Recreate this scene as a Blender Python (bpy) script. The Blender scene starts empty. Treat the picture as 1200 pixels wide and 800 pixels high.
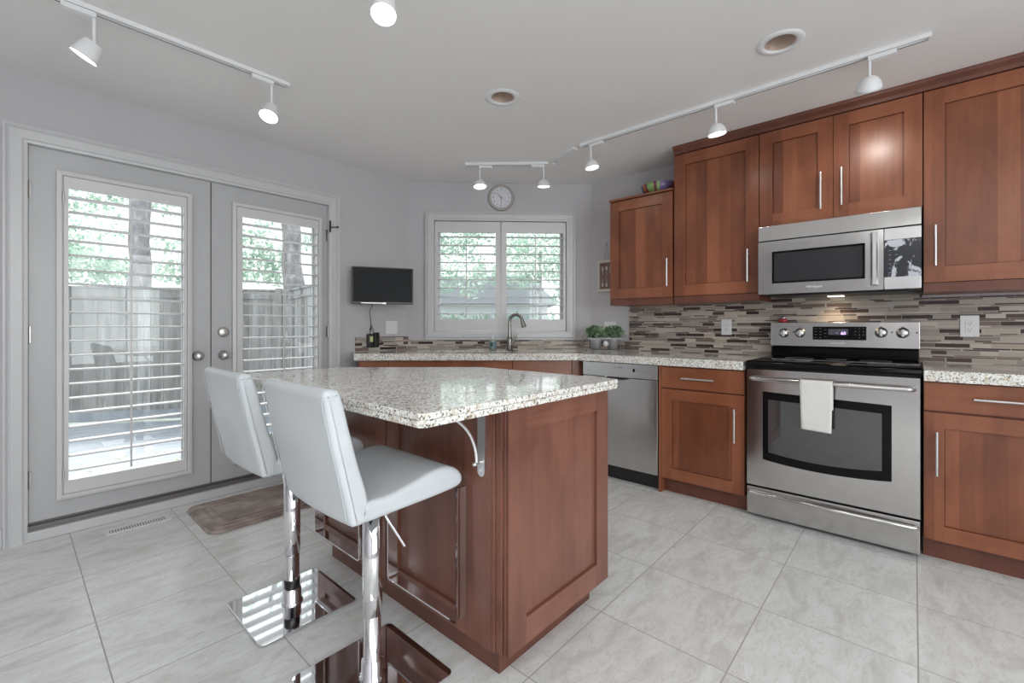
import bpy, bmesh, math, random
from math import sin, cos, pi, radians, hypot, atan2
from mathutils import Vector, Matrix
random.seed(7)
S = bpy.context.scene
COL = S.collection

# ------------------------------------------------------------------ camera
H = 1.125
cam_d = bpy.data.cameras.new('camera'); cam = bpy.data.objects.new('camera', cam_d); COL.objects.link(cam)
cam.location = (0, 0, H); cam.rotation_euler = (pi / 2, 0, radians(41.8 - 90))
cam_d.sensor_width = 36; cam_d.lens = 36 * 527 / 1200; cam_d.shift_y = -0.015
cam_d.clip_start = 0.02; cam_d.clip_end = 200
S.camera = cam
S.view_settings.view_transform = 'Standard'; S.view_settings.look = 'None'
S.view_settings.exposure = 0.17; S.view_settings.gamma = 1.0; S.view_settings.use_curve_mapping = False
try:
    S.cycles.max_bounces = 10; S.cycles.diffuse_bounces = 5; S.cycles.glossy_bounces = 5
    S.cycles.transmission_bounces = 8; S.cycles.transparent_max_bounces = 16
    S.cycles.sample_clamp_indirect = 6; S.cycles.caustics_reflective = False; S.cycles.caustics_refractive = False
except Exception: pass

# ------------------------------------------------------------------ sky, sun and added fill lights
w = bpy.data.worlds.new('sky'); S.world = w; w.use_nodes = True
nt = w.node_tree; nt.nodes.clear()
wo = nt.nodes.new('ShaderNodeOutputWorld'); bg = nt.nodes.new('ShaderNodeBackground')
tc = nt.nodes.new('ShaderNodeTexCoord'); sx = nt.nodes.new('ShaderNodeSeparateXYZ'); rp = nt.nodes.new('ShaderNodeValToRGB')
rp.color_ramp.elements[0].position = 0.0; rp.color_ramp.elements[0].color = (.80, .84, .86, 1)
rp.color_ramp.elements[1].position = 0.5; rp.color_ramp.elements[1].color = (.93, .97, 1.0, 1)
nt.links.new(tc.outputs['Generated'], sx.inputs[0]); nt.links.new(sx.outputs['Z'], rp.inputs[0])
nt.links.new(rp.outputs[0], bg.inputs[0]); nt.links.new(bg.outputs[0], wo.inputs[0])
bg.inputs[1].default_value = 1.75

def lamp(name, kind, loc, power, color=(1, 1, 1), target=None, **kw):
    d = bpy.data.lights.new(name, kind); d.energy = power; d.color = color
    for k, v in kw.items(): setattr(d, k, v)
    o = bpy.data.objects.new(name, d); COL.objects.link(o); o.location = loc
    if target is not None:
        o.rotation_euler = (Vector(target) - Vector(loc)).to_track_quat('-Z', 'Y').to_euler()
    return o
lamp('sun', 'SUN', (0, 0, 10), 5.5, (1, .985, .96), (-1.5, -7, 1), angle=radians(14))
# soft fill added outside an unseen window behind the camera
lamp('side_fill_light', 'AREA', (0.0, -3.15, 1.45), 72, (.925, .985, .995), (0.0, 0, 1.45), shape='RECTANGLE', size=3.6, size_y=1.9)
# broad unseen fill disk added below the ceiling behind the camera
lamp('ceiling_fill_light', 'AREA', (-1.0, -0.9, 2.42), 40, (.965, .99, .985), (-1.0, -0.9, 0), shape='DISK', size=2.6)

# ------------------------------------------------------------------ helpers
def srgb(r, g, b):
    def f(c):
        c /= 255.0
        return c / 12.92 if c <= .04045 else ((c + .055) / 1.055) ** 2.4
    return (f(r), f(g), f(b), 1)

def frame(x, y, z=0, rz=0): return Matrix.Translation((x, y, z)) @ Matrix.Rotation(rz, 4, 'Z')

class MB:
    def __init__(s): s.v = []; s.f = []; s.m = []; s.s = []
    def add(s, vs, fs, m=0, smooth=False):
        b = len(s.v); s.v += [tuple(p) for p in vs]
        for f in fs:
            s.f.append(tuple(i + b for i in f)); s.m.append(m); s.s.append(smooth)
        return s
    def box(s, x0, x1, y0, y1, z0, z1, m=0):
        vs = [(x, y, z) for x in (x0, x1) for y in (y0, y1) for z in (z0, z1)]
        return s.add(vs, [(0, 1, 3, 2), (4, 6, 7, 5), (0, 4, 5, 1), (2, 3, 7, 6), (0, 2, 6, 4), (1, 5, 7, 3)], m)
    def prism(s, poly, z0, z1, m=0, smooth=False, axis='z'):
        n = len(poly)
        def P(p, t):
            return {'z': (p[0], p[1], t), 'y': (p[0], t, p[1]), 'x': (t, p[0], p[1])}[axis]
        lo = [P(p, z0) for p in poly]; hi = [P(p, z1) for p in poly]
        s.add(lo + hi, [(i, (i + 1) % n, n + (i + 1) % n, n + i) for i in range(n)], m, smooth)
        s.add(lo, [tuple(range(n))[::-1]], m); s.add(hi, [tuple(range(n))], m)
        return s
    def cyl(s, p0, p1, r0, r1=None, seg=20, m=0, caps=True):
        if r1 is None: r1 = r0
        p0 = Vector(p0); p1 = Vector(p1); d = (p1 - p0).normalized()
        a = d.orthogonal().normalized(); b = d.cross(a)
        A = [p0 + (a * cos(2 * pi * i / seg) + b * sin(2 * pi * i / seg)) * r0 for i in range(seg)]
        B = [p1 + (a * cos(2 * pi * i / seg) + b * sin(2 * pi * i / seg)) * r1 for i in range(seg)]
        s.add(A + B, [(i, (i + 1) % seg, seg + (i + 1) % seg, seg + i) for i in range(seg)], m, True)
        if caps:
            if r0 > 1e-5: s.add(A, [tuple(range(seg))[::-1]], m)
            if r1 > 1e-5: s.add(B, [tuple(range(seg))], m)
        return s
    def lathe(s, prof, c=(0, 0, 0), seg=32, m=0, M=None, smooth=True):
        vs = []; fs = []
        for r, z in prof:
            for i in range(seg):
                p = Vector((r * cos(2 * pi * i / seg), r * sin(2 * pi * i / seg), z))
                if M is not None: p = M @ p
                vs.append(p + Vector(c))
        for k in range(len(prof) - 1):
            for i in range(seg):
                j = (i + 1) % seg
                fs.append((k * seg + i, k * seg + j, (k + 1) * seg + j, (k + 1) * seg + i))
        return s.add(vs, fs, m, smooth)
    def tube(s, pts, r, seg=12, m=0, closed=False):
        pts = [Vector(p) for p in pts]; n = len(pts); rings = []
        up = None
        for i in range(n):
            if closed: d = pts[(i + 1) % n] - pts[i - 1]
            else: d = pts[min(i + 1, n - 1)] - pts[max(i - 1, 0)]
            d.normalize()
            if up is None: up = d.orthogonal().normalized()
            up = (up - d * up.dot(d)).normalized(); b = d.cross(up)
            rr = r[i] if isinstance(r, (list, tuple)) else r
            rings.append([pts[i] + (up * cos(2 * pi * k / seg) + b * sin(2 * pi * k / seg)) * rr for k in range(seg)])
        vs = [p for q in rings for p in q]; fs = []
        for i in range(n if closed else n - 1):
            for k in range(seg):
                a = i * seg; b2 = ((i + 1) % n) * seg; l = (k + 1) % seg
                fs.append((a + k, a + l, b2 + l, b2 + k))
        s.add(vs, fs, m, True)
        if not closed:
            s.add(rings[0], [tuple(range(seg))[::-1]], m); s.add(rings[-1], [tuple(range(seg))], m)
        return s
    def sphere(s, c, r, seg=16, rings=10, m=0, sc=(1, 1, 1)):
        prof = [(max(1e-5, r * sin(pi * k / rings)), -r * cos(pi * k / rings)) for k in range(rings + 1)]
        return s.lathe(prof, c, seg, m, Matrix.Diagonal((*sc, 1)))
    def sweep_frame(s, x0, x1, z0, z1, prof, m=0, closed=True, bottom=None):
        """profile (offset outward, y) swept round a rectangular opening with mitred corners"""
        P = len(prof)
        cor = [(x0, z0, -1, -1), (x0, z1, -1, 1), (x1, z1, 1, 1), (x1, z0, 1, -1)]
        vs = []
        for i, (x, z, a, b) in enumerate(cor):
            for o, y in prof:
                zz = z + b * o
                if not closed and b < 0: zz = bottom if bottom is not None else z
                vs.append((x + a * o, y, zz))
        fs = []
        for i in range(4 if closed else 3):
            j = (i + 1) % 4
            for k in range(P - 1): fs.append((i * P + k, i * P + k + 1, j * P + k + 1, j * P + k))
        return s.add(vs, fs, m)
    def text(s, string, size, M, m=0, ext=0.0006, align='CENTER'):
        cu = bpy.data.curves.new('t', 'FONT'); cu.body = string; cu.size = size; cu.extrude = ext
        cu.align_x = align; cu.align_y = 'CENTER'
        o = bpy.data.objects.new('t', cu); COL.objects.link(o)
        me = bpy.data.meshes.new_from_object(o)
        s.add([M @ v.co for v in me.vertices], [tuple(p.vertices) for p in me.polygons], m)
        bpy.data.objects.remove(o); bpy.data.curves.remove(cu); bpy.data.meshes.remove(me)
        return s
    def build(s, name, mats, parent=None, M=None, bevel=0, seg=2, normals=True, angle=35):
        me = bpy.data.meshes.new(name); me.from_pydata(s.v, [], s.f)
        if not isinstance(mats, (list, tuple)): mats = [mats]
        for mt in mats: me.materials.append(mt)
        me.polygons.foreach_set('material_index', s.m); me.polygons.foreach_set('use_smooth', s.s)
        if normals:
            bm = bmesh.new(); bm.from_mesh(me); bmesh.ops.remove_doubles(bm, verts=bm.verts, dist=1e-6) if bevel else None
            bmesh.ops.recalc_face_normals(bm, faces=bm.faces); bm.to_mesh(me); bm.free()
        me.update()
        o = bpy.data.objects.new(name, me); COL.objects.link(o)
        if parent is not None: o.parent = parent
        if M is not None: o.matrix_local = M
        if bevel:
            b = o.modifiers.new('bevel', 'BEVEL'); b.width = bevel; b.segments = seg; b.limit_method = 'ANGLE'; b.angle_limit = radians(angle)
            b.harden_normals = True
            for p in me.polygons: p.use_smooth = True
        return o

def filled(outline, holes, z, thick, name):
    """a flat slab with holes, as MB data; z is the underside"""
    cu = bpy.data.curves.new('f', 'CURVE'); cu.dimensions = '2D'; cu.fill_mode = 'BOTH'; cu.extrude = thick / 2
    for pts in [outline] + holes:
        sp = cu.splines.new('POLY'); sp.points.add(len(pts) - 1); sp.use_cyclic_u = True
        for i, p in enumerate(pts): sp.points[i].co = (p[0], p[1], 0, 1)
    o = bpy.data.objects.new('f', cu); COL.objects.link(o)
    me = bpy.data.meshes.new_from_object(o)
    b = MB().add([(v.co.x, v.co.y, v.co.z + z + thick / 2) for v in me.vertices], [tuple(p.vertices) for p in me.polygons])
    bpy.data.objects.remove(o); bpy.data.curves.remove(cu); bpy.data.meshes.remove(me)
    return b

def tag(o, label=None, cat=None, group=None, kind=None):
    if label: o['label'] = label
    if cat: o['category'] = cat
    if group: o['group'] = group
    if kind: o['kind'] = kind
    return o
def thing(name, label, cat, loc=(0, 0, 0), rz=0, group=None, kind=None):
    o = bpy.data.objects.new(name, None); o.empty_display_size = .1; COL.objects.link(o)
    o.location = loc; o.rotation_euler = (0, 0, rz)
    return tag(o, label, cat, group, kind)
def kids(o): return [c for c in COL.objects if c.parent == o]
def copy_tree(o, parent=None):
    c = o.copy(); COL.objects.link(c)
    c.parent = parent
    for ch in kids(o): copy_tree(ch, c)
    return c

# ------------------------------------------------------------------ materials
class N:
    def __init__(s, name):
        s.mat = bpy.data.materials.new(name); s.mat.use_nodes = True; s.t = s.mat.node_tree
        s.b = s.t.nodes['Principled BSDF']; s.out = s.t.nodes['Material Output']
    def n(s, kind, **kw):
        x = s.t.nodes.new(kind)
        for k, v in kw.items(): setattr(x, k, v)
        return x
    def l(s, a, b): s.t.links.new(a, b)
    def val(s, x, sock):
        if isinstance(x, (int, float)): sock.default_value = x
        elif isinstance(x, (tuple, list)): sock.default_value = x
        else: s.l(x, sock)
    def math(s, op, a, b=None, c=None):
        x = s.n('ShaderNodeMath', operation=op)
        s.val(a, x.inputs[0])
        if b is not None: s.val(b, x.inputs[1])
        if c is not None: s.val(c, x.inputs[2])
        return x.outputs[0]
    def pos(s): return s.n('ShaderNodeNewGeometry').outputs['Position']
    def obj(s): return s.n('ShaderNodeTexCoord').outputs['Object']
    def mapping(s, vec, scale=(1, 1, 1), loc=(0, 0, 0), rot=(0, 0, 0)):
        x = s.n('ShaderNodeMapping'); s.l(vec, x.inputs['Vector'])
        x.inputs['Scale'].default_value = scale; x.inputs['Location'].default_value = loc; x.inputs['Rotation'].default_value = rot
        return x.outputs[0]
    def noise(s, vec, scale, detail=3, rough=.5, dist=0):
        x = s.n('ShaderNodeTexNoise'); s.l(vec, x.inputs['Vector'])
        x.inputs['Scale'].default_value = scale; x.inputs['Detail'].default_value = detail
        x.inputs['Roughness'].default_value = rough; x.inputs['Distortion'].default_value = dist
        return x.outputs['Fac']
    def ramp(s, fac, stops, interp='LINEAR'):
        x = s.n('ShaderNodeValToRGB'); s.l(fac, x.inputs[0]); r = x.color_ramp; r.interpolation = interp
        while len(r.elements) < len(stops): r.elements.new(.5)
        for e, (p, c) in zip(r.elements, stops): e.position = p; e.color = c
        return x.outputs[0]
    def mix(s, fac, a, b, mode='MIX'):
        x = s.n('ShaderNodeMix', data_type='RGBA', blend_type=mode)
        s.val(fac, x.inputs[0]); s.val(a, x.inputs[6]); s.val(b, x.inputs[7])
        return x.outputs[2]
    def bump(s, h, strength=.2, dist=.01):
        x = s.n('ShaderNodeBump'); s.l(h, x.inputs['Height']); x.inputs['Strength'].default_value = strength; x.inputs['Distance'].default_value = dist
        s.l(x.outputs[0], s.b.inputs['Normal'])

def simple(name, col, rough=.5, metal=0, spec=.5, coat=0, bump=None, emit=None, strength=0, vary=.02):
    m = N(name); b = m.b
    b.inputs['Roughness'].default_value = rough; b.inputs['Metallic'].default_value = metal
    b.inputs['Specular IOR Level'].default_value = spec; b.inputs['Coat Weight'].default_value = coat
    # slight tone variation keeps the surface procedural
    f = m.noise(m.obj(), 6, 2)
    c2 = tuple(min(1, c * (1 + vary)) for c in col[:3]) + (1,); c1 = tuple(c * (1 - vary) for c in col[:3]) + (1,)
    m.l(m.ramp(f, [(.3, c1), (.7, c2)]), b.inputs['Base Color'])
    if bump: m.bump(m.noise(m.obj(), bump[0], 3), bump[1], bump[2])
    if emit:
        b.inputs['Emission Color'].default_value = emit; b.inputs['Emission Strength'].default_value = strength
    return m.mat

M = {}
M['wall'] = simple('wall_paint', srgb(194, 191, 194), .85, bump=(180, .05, .002), vary=.008)
M['ceiling'] = simple('ceiling_paint', srgb(238, 236, 235), .9, vary=.004)
M['trim'] = simple('white_trim_paint', srgb(201, 201, 203), .35)
M['door'] = simple('grey_door_paint', srgb(186, 186, 188), .4)
M['shutter'] = simple('shutter_paint', srgb(210, 209, 209), .4)
M['chrome'] = simple('chrome', (.86, .86, .88, 1), .04, 1)
M['nickel'] = simple('brushed_nickel', (.62, .60, .58, 1), .28, 1)
M['darknickel'] = simple('satin_faucet_metal', (.30, .288, .275, 1), .26, 1)
M['alu'] = simple('satin_aluminium', (.66, .655, .65, 1), .36, 1)
M['black'] = simple('black_plastic', (.012, .012, .013, 1), .35)
M['blackgloss'] = simple('black_gloss', (.005, .005, .006, 1), .08, spec=.16)
M['screen'] = simple('television_screen', (.010, .0105, .012, 1), .38, spec=.12)
M['bronze'] = simple('dark_bronze_sill', srgb(120, 116, 117), .45, .4)
M['darkgap'] = simple('dark_gap', (.01, .01, .01, 1), .8)
M['whiteplastic'] = simple('white_plastic', srgb(228, 228, 230), .35)
M['lampwhite'] = simple('white_lamp_metal', srgb(232, 232, 234), .45)
M['glow'] = simple('lit_lamp_lens', (1, 1, 1, 1), .5, emit=(1, .97, .92, 1), strength=14)
M['glowdim'] = simple('lit_hood_lens', (1, .9, .75, 1), .5, emit=(1, .83, .6, 1), strength=6)
M['reflector'] = simple('downlight_reflector', srgb(216, 194, 180), .4, .3)
M['canbulb'] = simple('dark_can_top', (.02, .02, .02, 1), .7)
M['cloth'] = simple('white_towel_cotton', srgb(226, 224, 220), .95, bump=(300, .25, .002))
M['red'] = simple('red_glaze', srgb(170, 50, 60), .3)
M['tealsoap'] = simple('soap_label', srgb(110, 140, 150), .4)
M['soapgreen'] = simple('clear_green_plastic', srgb(150, 165, 155), .15)
M['label'] = simple('pale_green_sticker', srgb(196, 208, 150), .6)
M['plateboard'] = simple('mauve_board', srgb(132, 104, 100), .8)
M['creamframe'] = simple('cream_frame_paint', srgb(208, 202, 194), .6)
M['wire'] = simple('grey_wire', (.36, .36, .37, 1), .5, .5)
M['zinc'] = simple('galvanised_zinc', (.66, .67, .69, 1), .42, .55)
M['greyring'] = simple('clock_rim', srgb(176, 170, 166), .4)
M['clockface'] = simple('clock_face', srgb(222, 222, 228), .5)
M['display'] = simple('display_grey', srgb(88, 92, 100), .2)
M['violet'] = simple('violet_digits', (.6, .4, 1, 1), .5, emit=(.62, .42, 1, 1), strength=2.2)
M['greytext'] = simple('grey_print', srgb(150, 150, 155), .5)
M['darktext'] = simple('dark_print', srgb(70, 70, 75), .5)
M['silvertext'] = simple('pale_print', srgb(235, 235, 235), .4)
M['rope'] = simple('string', srgb(165, 140, 120), .9)
M['soil'] = simple('dark_soil', srgb(40, 32, 26), .95)

def wood(name, base, dark, light, rough=.32, axis='z', vary=.5):
    m = N(name); p = m.pos()
    sep = m.n('ShaderNodeSeparateXYZ'); m.l(p, sep.inputs[0])
    t = m.math('ADD', m.math('MULTIPLY', sep.outputs[0], .83), m.math('MULTIPLY', sep.outputs[1], 1.17))
    cell = m.math('FLOOR', m.math('MULTIPLY', t, 11.0))
    wn = m.n('ShaderNodeTexWhiteNoise', noise_dimensions='1D'); m.l(cell, wn.inputs['W'])
    g = m.mapping(p, (34, 34, 2.2) if axis == 'z' else (3, 3, 40))
    grain = m.noise(g, 1.0, 5, .6, .6)
    blotch = m.noise(m.mapping(p, (5, 5, 2.5)), 1.0, 3, .55, .5)
    f = m.math('ADD', m.math('MULTIPLY', grain, .30), m.math('ADD', m.math('MULTIPLY', m.math('SUBTRACT', wn.outputs[0], .5), .24 * vary), m.math('MULTIPLY', blotch, .62)))
    m.l(m.ramp(f, [(.26, dark), (.46, base), (.66, light)]), m.b.inputs['Base Color'])
    m.b.inputs['Roughness'].default_value = rough; m.b.inputs['Coat Weight'].default_value = .12; m.b.inputs['Coat Roughness'].default_value = .25
    return m.mat
M['wood'] = wood('red_maple_cabinet', srgb(131, 76, 50), srgb(107, 58, 38), srgb(148, 90, 62), vary=1.2)
M['woodp'] = wood('red_maple_door_panel', srgb(128, 74, 49), srgb(106, 58, 38), srgb(150, 91, 62), vary=1.6)
M['woodh'] = wood('red_maple_rail', srgb(140, 83, 56), srgb(115, 65, 43), srgb(154, 96, 67), axis='h')
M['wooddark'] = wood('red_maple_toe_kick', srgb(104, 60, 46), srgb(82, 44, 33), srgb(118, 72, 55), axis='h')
M['woodih'] = wood('island_maple_rail', srgb(132, 86, 70), srgb(106, 65, 52), srgb(146, 98, 82), axis='h')
M['woodi'] = wood('island_maple', srgb(124, 80, 66), srgb(100, 60, 48), srgb(140, 93, 78), vary=.5)

def granite():
    m = N('granite'); p = m.pos()
    v = m.n('ShaderNodeTexVoronoi', feature='F1'); m.l(p, v.inputs['Vector']); v.inputs['Scale'].default_value = 190; v.inputs['Randomness'].default_value = 1
    vr = m.n('ShaderNodeSeparateColor'); m.l(v.outputs['Color'], vr.inputs[0])
    big = m.noise(p, 28, 4, .6, .8); mid = m.noise(p, 75, 4, .65)
    c = m.ramp(vr.outputs[0], [(0, srgb(120, 112, 104)), (.08, srgb(180, 172, 162)), (.20, srgb(230, 228, 223)), (.6, srgb(244, 244, 242)), (.93, srgb(206, 196, 180))], 'CONSTANT')
    c = m.mix(m.ramp(big, [(.54, (0, 0, 0, 1)), (.62, (1, 1, 1, 1))]), c, m.mix(.45, c, srgb(190, 168, 138)))
    c = m.mix(m.ramp(mid, [(.63, (0, 0, 0, 1)), (.68, (1, 1, 1, 1))]), c, srgb(112, 86, 68))
    mid2 = m.noise(m.mapping(p, loc=(5, 3, 1)), 110, 3, .6)
    c = m.mix(m.ramp(mid2, [(.63, (0, 0, 0, 1)), (.67, (1, 1, 1, 1))]), c, srgb(62, 58, 58))
    m.l(c, m.b.inputs['Base Color'])
    m.b.inputs['Roughness'].default_value = .06; m.b.inputs['IOR'].default_value = 1.5
    return m.mat
M['granite'] = granite()

def mosaic(name, ux, uy):
    m = N(name); p = m.pos(); sep = m.n('ShaderNodeSeparateXYZ'); m.l(p, sep.inputs[0])
    u = m.math('ADD', m.math('MULTIPLY', sep.outputs[0], ux), m.math('MULTIPLY', sep.outputs[1], uy))
    z = m.math('MULTIPLY', sep.outputs[2], 1 / .0138)
    z = m.math('ADD', z, m.math('MULTIPLY', m.math('SINE', m.math('MULTIPLY', z, 2 * pi / 3)), .36))
    row = m.math('FLOOR', z); fz = m.math('FRACT', z)
    w1 = m.n('ShaderNodeTexWhiteNoise', noise_dimensions='1D'); m.l(row, w1.inputs['W'])
    w2 = m.n('ShaderNodeTexWhiteNoise', noise_dimensions='1D'); m.l(m.math('ADD', row, 57.3), w2.inputs['W'])
    ln = m.math('ADD', 5.5, m.math('MULTIPLY', w1.outputs[0], 5.5))
    uu = m.math('ADD', m.math('MULTIPLY', u, ln), m.math('MULTIPLY', w2.outputs[0], 13.0))
    uu = m.math('ADD', uu, m.math('MULTIPLY', m.math('SINE', m.math('ADD', m.math('MULTIPLY', uu, 2 * pi / 2.0), w1.outputs[0])), .22))
    cell = m.math('FLOOR', uu); fu = m.math('FRACT', uu)
    cv = m.n('ShaderNodeCombineXYZ'); m.l(cell, cv.inputs[0]); m.l(row, cv.inputs[1])
    w3 = m.n('ShaderNodeTexWhiteNoise', noise_dimensions='2D'); m.l(cv.outputs[0], w3.inputs['Vector'])
    cols = [(0, srgb(180, 168, 156)), (.16, srgb(200, 190, 178)), (.30, srgb(160, 150, 141)), (.42, srgb(190, 182, 174)), (.52, srgb(140, 128, 120)),
            (.62, srgb(118, 100, 92)), (.73, srgb(182, 168, 152)), (.75, srgb(44, 31, 30)), (.88, srgb(76, 57, 54))]
    c = m.ramp(w3.outputs[0], cols, 'CONSTANT')
    c = m.mix(m.math('MULTIPLY', m.noise(m.mapping(p, (20, 20, 90)), 1, 3), .22), c, srgb(140, 126, 116))
    gz = m.math('MAXIMUM', m.math('LESS_THAN', fz, .07), m.math('GREATER_THAN', fz, .93))
    gu = m.math('MAXIMUM', m.math('LESS_THAN', fu, .012), m.math('GREATER_THAN', fu, .988))
    g = m.math('MAXIMUM', gz, gu)
    m.l(m.mix(g, c, srgb(186, 180, 174)), m.b.inputs['Base Color'])
    glassy = m.math('GREATER_THAN', w3.outputs[0], .58)
    rough = m.math('ADD', .45, m.math('MULTIPLY', glassy, -.27))
    m.l(m.math('MAXIMUM', rough, m.math('MULTIPLY', g, .8)), m.b.inputs['Roughness'])
    m.b.inputs['Specular IOR Level'].default_value = .35
    m.bump(m.math('SUBTRACT', 1.0, g), .35, .0015)
    return m.mat
M['mos_right'] = mosaic('mosaic_right', 0, -1); M['mos_left'] = mosaic('mosaic_left', 1, 0); M['mos_diag'] = mosaic('mosaic_diagonal', .7, -.715)

def floor_tile():
    m = N('porcelain_tile'); p = m.pos(); sep = m.n('ShaderNodeSeparateXYZ'); m.l(p, sep.inputs[0])
    a = m.math('MULTIPLY', m.math('SUBTRACT', sep.outputs[0], .220), 1 / .4445); b = m.math('MULTIPLY', m.math('ADD', sep.outputs[1], .010), 1 / .4650)
    fa = m.math('FRACT', a); fb = m.math('FRACT', b)
    ga = m.math('LESS_THAN', m.math('PINGPONG', fa, .5), .0055); gb = m.math('LESS_THAN', m.math('PINGPONG', fb, .5), .0055)
    # distances to the nearest joint
    da = m.math('MINIMUM', fa, m.math('SUBTRACT', 1.0, fa)); db = m.math('MINIMUM', fb, m.math('SUBTRACT', 1.0, fb))
    g = m.math('MAXIMUM', m.math('LESS_THAN', da, .0045), m.math('LESS_THAN', db, .0045))
    cv = m.n('ShaderNodeCombineXYZ'); m.l(m.math('FLOOR', a), cv.inputs[0]); m.l(m.math('FLOOR', b), cv.inputs[1])
    wn = m.n('ShaderNodeTexWhiteNoise', noise_dimensions='2D'); m.l(cv.outputs[0], wn.inputs['Vector'])
    off = m.n('ShaderNodeVectorMath', operation='SCALE'); m.l(wn.outputs['Color'], off.inputs[0]); off.inputs['Scale'].default_value = 20
    add = m.n('ShaderNodeVectorMath', operation='ADD'); m.l(p, add.inputs[0]); m.l(off.outputs[0], add.inputs[1])
    q = m.mapping(add.outputs[0], (1.6, 4.2, 1), rot=(0, 0, .5))
    n1 = m.noise(q, 2.2, 6, .62, 1.2); n2 = m.noise(q, 6, 5, .6, 1.0)
    c = m.ramp(n1, [(.34, srgb(206, 206, 204)), (.5, srgb(222, 223, 222)), (.66, srgb(229, 231, 231))])
    c = m.mix(m.ramp(n2, [(.46, (0, 0, 0, 1)), (.50, (.5, .5, .55, 1)), (.52, (0, 0, 0, 1))]), c, srgb(198, 190, 182))
    m.l(m.mix(g, c, srgb(168, 163, 160)), m.b.inputs['Base Color'])
    m.l(m.math('ADD', .24, m.math('MULTIPLY', g, .5)), m.b.inputs['Roughness'])
    m.bump(m.math('SUBTRACT', 1.0, g), .4, .001)
    return m.mat
M['floor'] = floor_tile()

def stainless(name, col=(.60, .585, .575, 1), rough=.16, scale=(2, 2, 300)):
    m = N(name); p = m.obj()
    m.b.inputs['Metallic'].default_value = 1; m.l(m.ramp(m.noise(m.mapping(p, scale), 1, 3), [(.3, tuple(c * .94 for c in col[:3]) + (1,)), (.7, col)]), m.b.inputs['Base Color'])
    m.b.inputs['Roughness'].default_value = rough
    m.bump(m.noise(m.mapping(p, (4.0, 4.0, .8)), 1, 2), .22, .02)
    return m.mat
M['steel'] = stainless('stainless_steel'); M['steelpale'] = stainless('pale_stainless', (.66, .66, .665, 1), .30)

def leather():
    m = N('white_leather'); p = m.obj()
    m.l(m.ramp(m.noise(p, 5, 3), [(.3, srgb(198, 202, 206)), (.7, srgb(207, 211, 215))]), m.b.inputs['Base Color'])
    m.b.inputs['Roughness'].default_value = .42
    m.bump(m.math('ADD', m.math('MULTIPLY', m.noise(p, 9, 3, .6, .6), .9), m.math('MULTIPLY', m.noise(p, 260, 3), .06)), .22, .012)
    return m.mat
M['leather'] = leather()

def rug_mat():
    m = N('plush_rug'); p = m.obj()
    m.l(m.ramp(m.noise(m.mapping(p, (7, 8, 1)), 1, 3, .5, .5), [(.33, srgb(124, 108, 102)), (.5, srgb(148, 131, 124)), (.66, srgb(172, 156, 148))]), m.b.inputs['Base Color'])
    m.b.inputs['Roughness'].default_value = .95; m.b.inputs['Sheen Weight'].default_value = .3
    m.bump(m.noise(p, 350, 3), .5, .003)
    return m.mat
M['rug'] = rug_mat()

def pane():
    m = N('window_pane'); t = m.t
    tr = m.n('ShaderNodeBsdfTransparent'); gl = m.n('ShaderNodeBsdfGlossy'); gl.inputs['Roughness'].default_value = 0.0
    tr.inputs[0].default_value = (.97, .985, .98, 1)
    lw = m.n('ShaderNodeLayerWeight'); fr = m.n('ShaderNodeMath', operation='MULTIPLY_ADD'); m.l(m.math('POWER', lw.outputs['Facing'], 4.0), fr.inputs[0]); fr.inputs[1].default_value = .45; fr.inputs[2].default_value = .035
    mx = m.n('ShaderNodeMixShader'); m.l(fr.outputs[0], mx.inputs[0]); m.l(tr.outputs[0], mx.inputs[1]); m.l(gl.outputs[0], mx.inputs[2])
    m.l(mx.outputs[0], m.out.inputs[0])
    return m.mat
M['pane'] = pane()

def oven_glass():
    m = N('oven_glass'); b = m.b
    b.inputs['Base Color'].default_value = (.035, .036, .038, 1); b.inputs['Roughness'].default_value = .05
    b.inputs['IOR'].default_value = 2.0
    return m.mat
M['ovenglass'] = oven_glass()
M['microglass'] = simple('microwave_glass', (.028, .029, .032, 1), .12, spec=.5)

def stripes():
    m = N('striped_glaze'); p = m.obj(); sep = m.n('ShaderNodeSeparateXYZ'); m.l(p, sep.inputs[0])
    a = m.math('ARCTAN2', sep.outputs[1], sep.outputs[0]); a = m.math('MULTIPLY', m.math('ADD', a, pi), 24 / (2 * pi))
    a = m.math('ADD', a, m.math('MULTIPLY', m.math('SINE', m.math('MULTIPLY', a, 2.2)), .35))
    wn = m.n('ShaderNodeTexWhiteNoise', noise_dimensions='1D'); m.l(m.math('FLOOR', a), wn.inputs['W'])
    c = m.ramp(wn.outputs[0], [(0, srgb(140, 172, 110)), (.22, srgb(128, 112, 158)), (.38, srgb(200, 96, 52)), (.5, srgb(196, 142, 92)),
                               (.62, srgb(40, 112, 96)), (.74, srgb(120, 62, 80)), (.86, srgb(48, 84, 110))], 'CONSTANT')
    m.l(c, m.b.inputs['Base Color']); m.b.inputs['Roughness'].default_value = .12
    return m.mat
M['stripes'] = stripes()

def film_panel():
    m = N('film_covered_panel'); p = m.obj()
    n = m.noise(m.mapping(p, (11, 1, 7), loc=(3, 0, 1.1)), 1, 5, .6, .8)
    f = m.ramp(n, [(.50, (0, 0, 0, 1)), (.52, (1, 1, 1, 1))])
    m.l(m.mix(f, (.03, .032, .04, 1), srgb(196, 198, 208)), m.b.inputs['Base Color'])
    m.b.inputs['Roughness'].default_value = .18
    return m.mat
M['film'] = film_panel()

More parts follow.
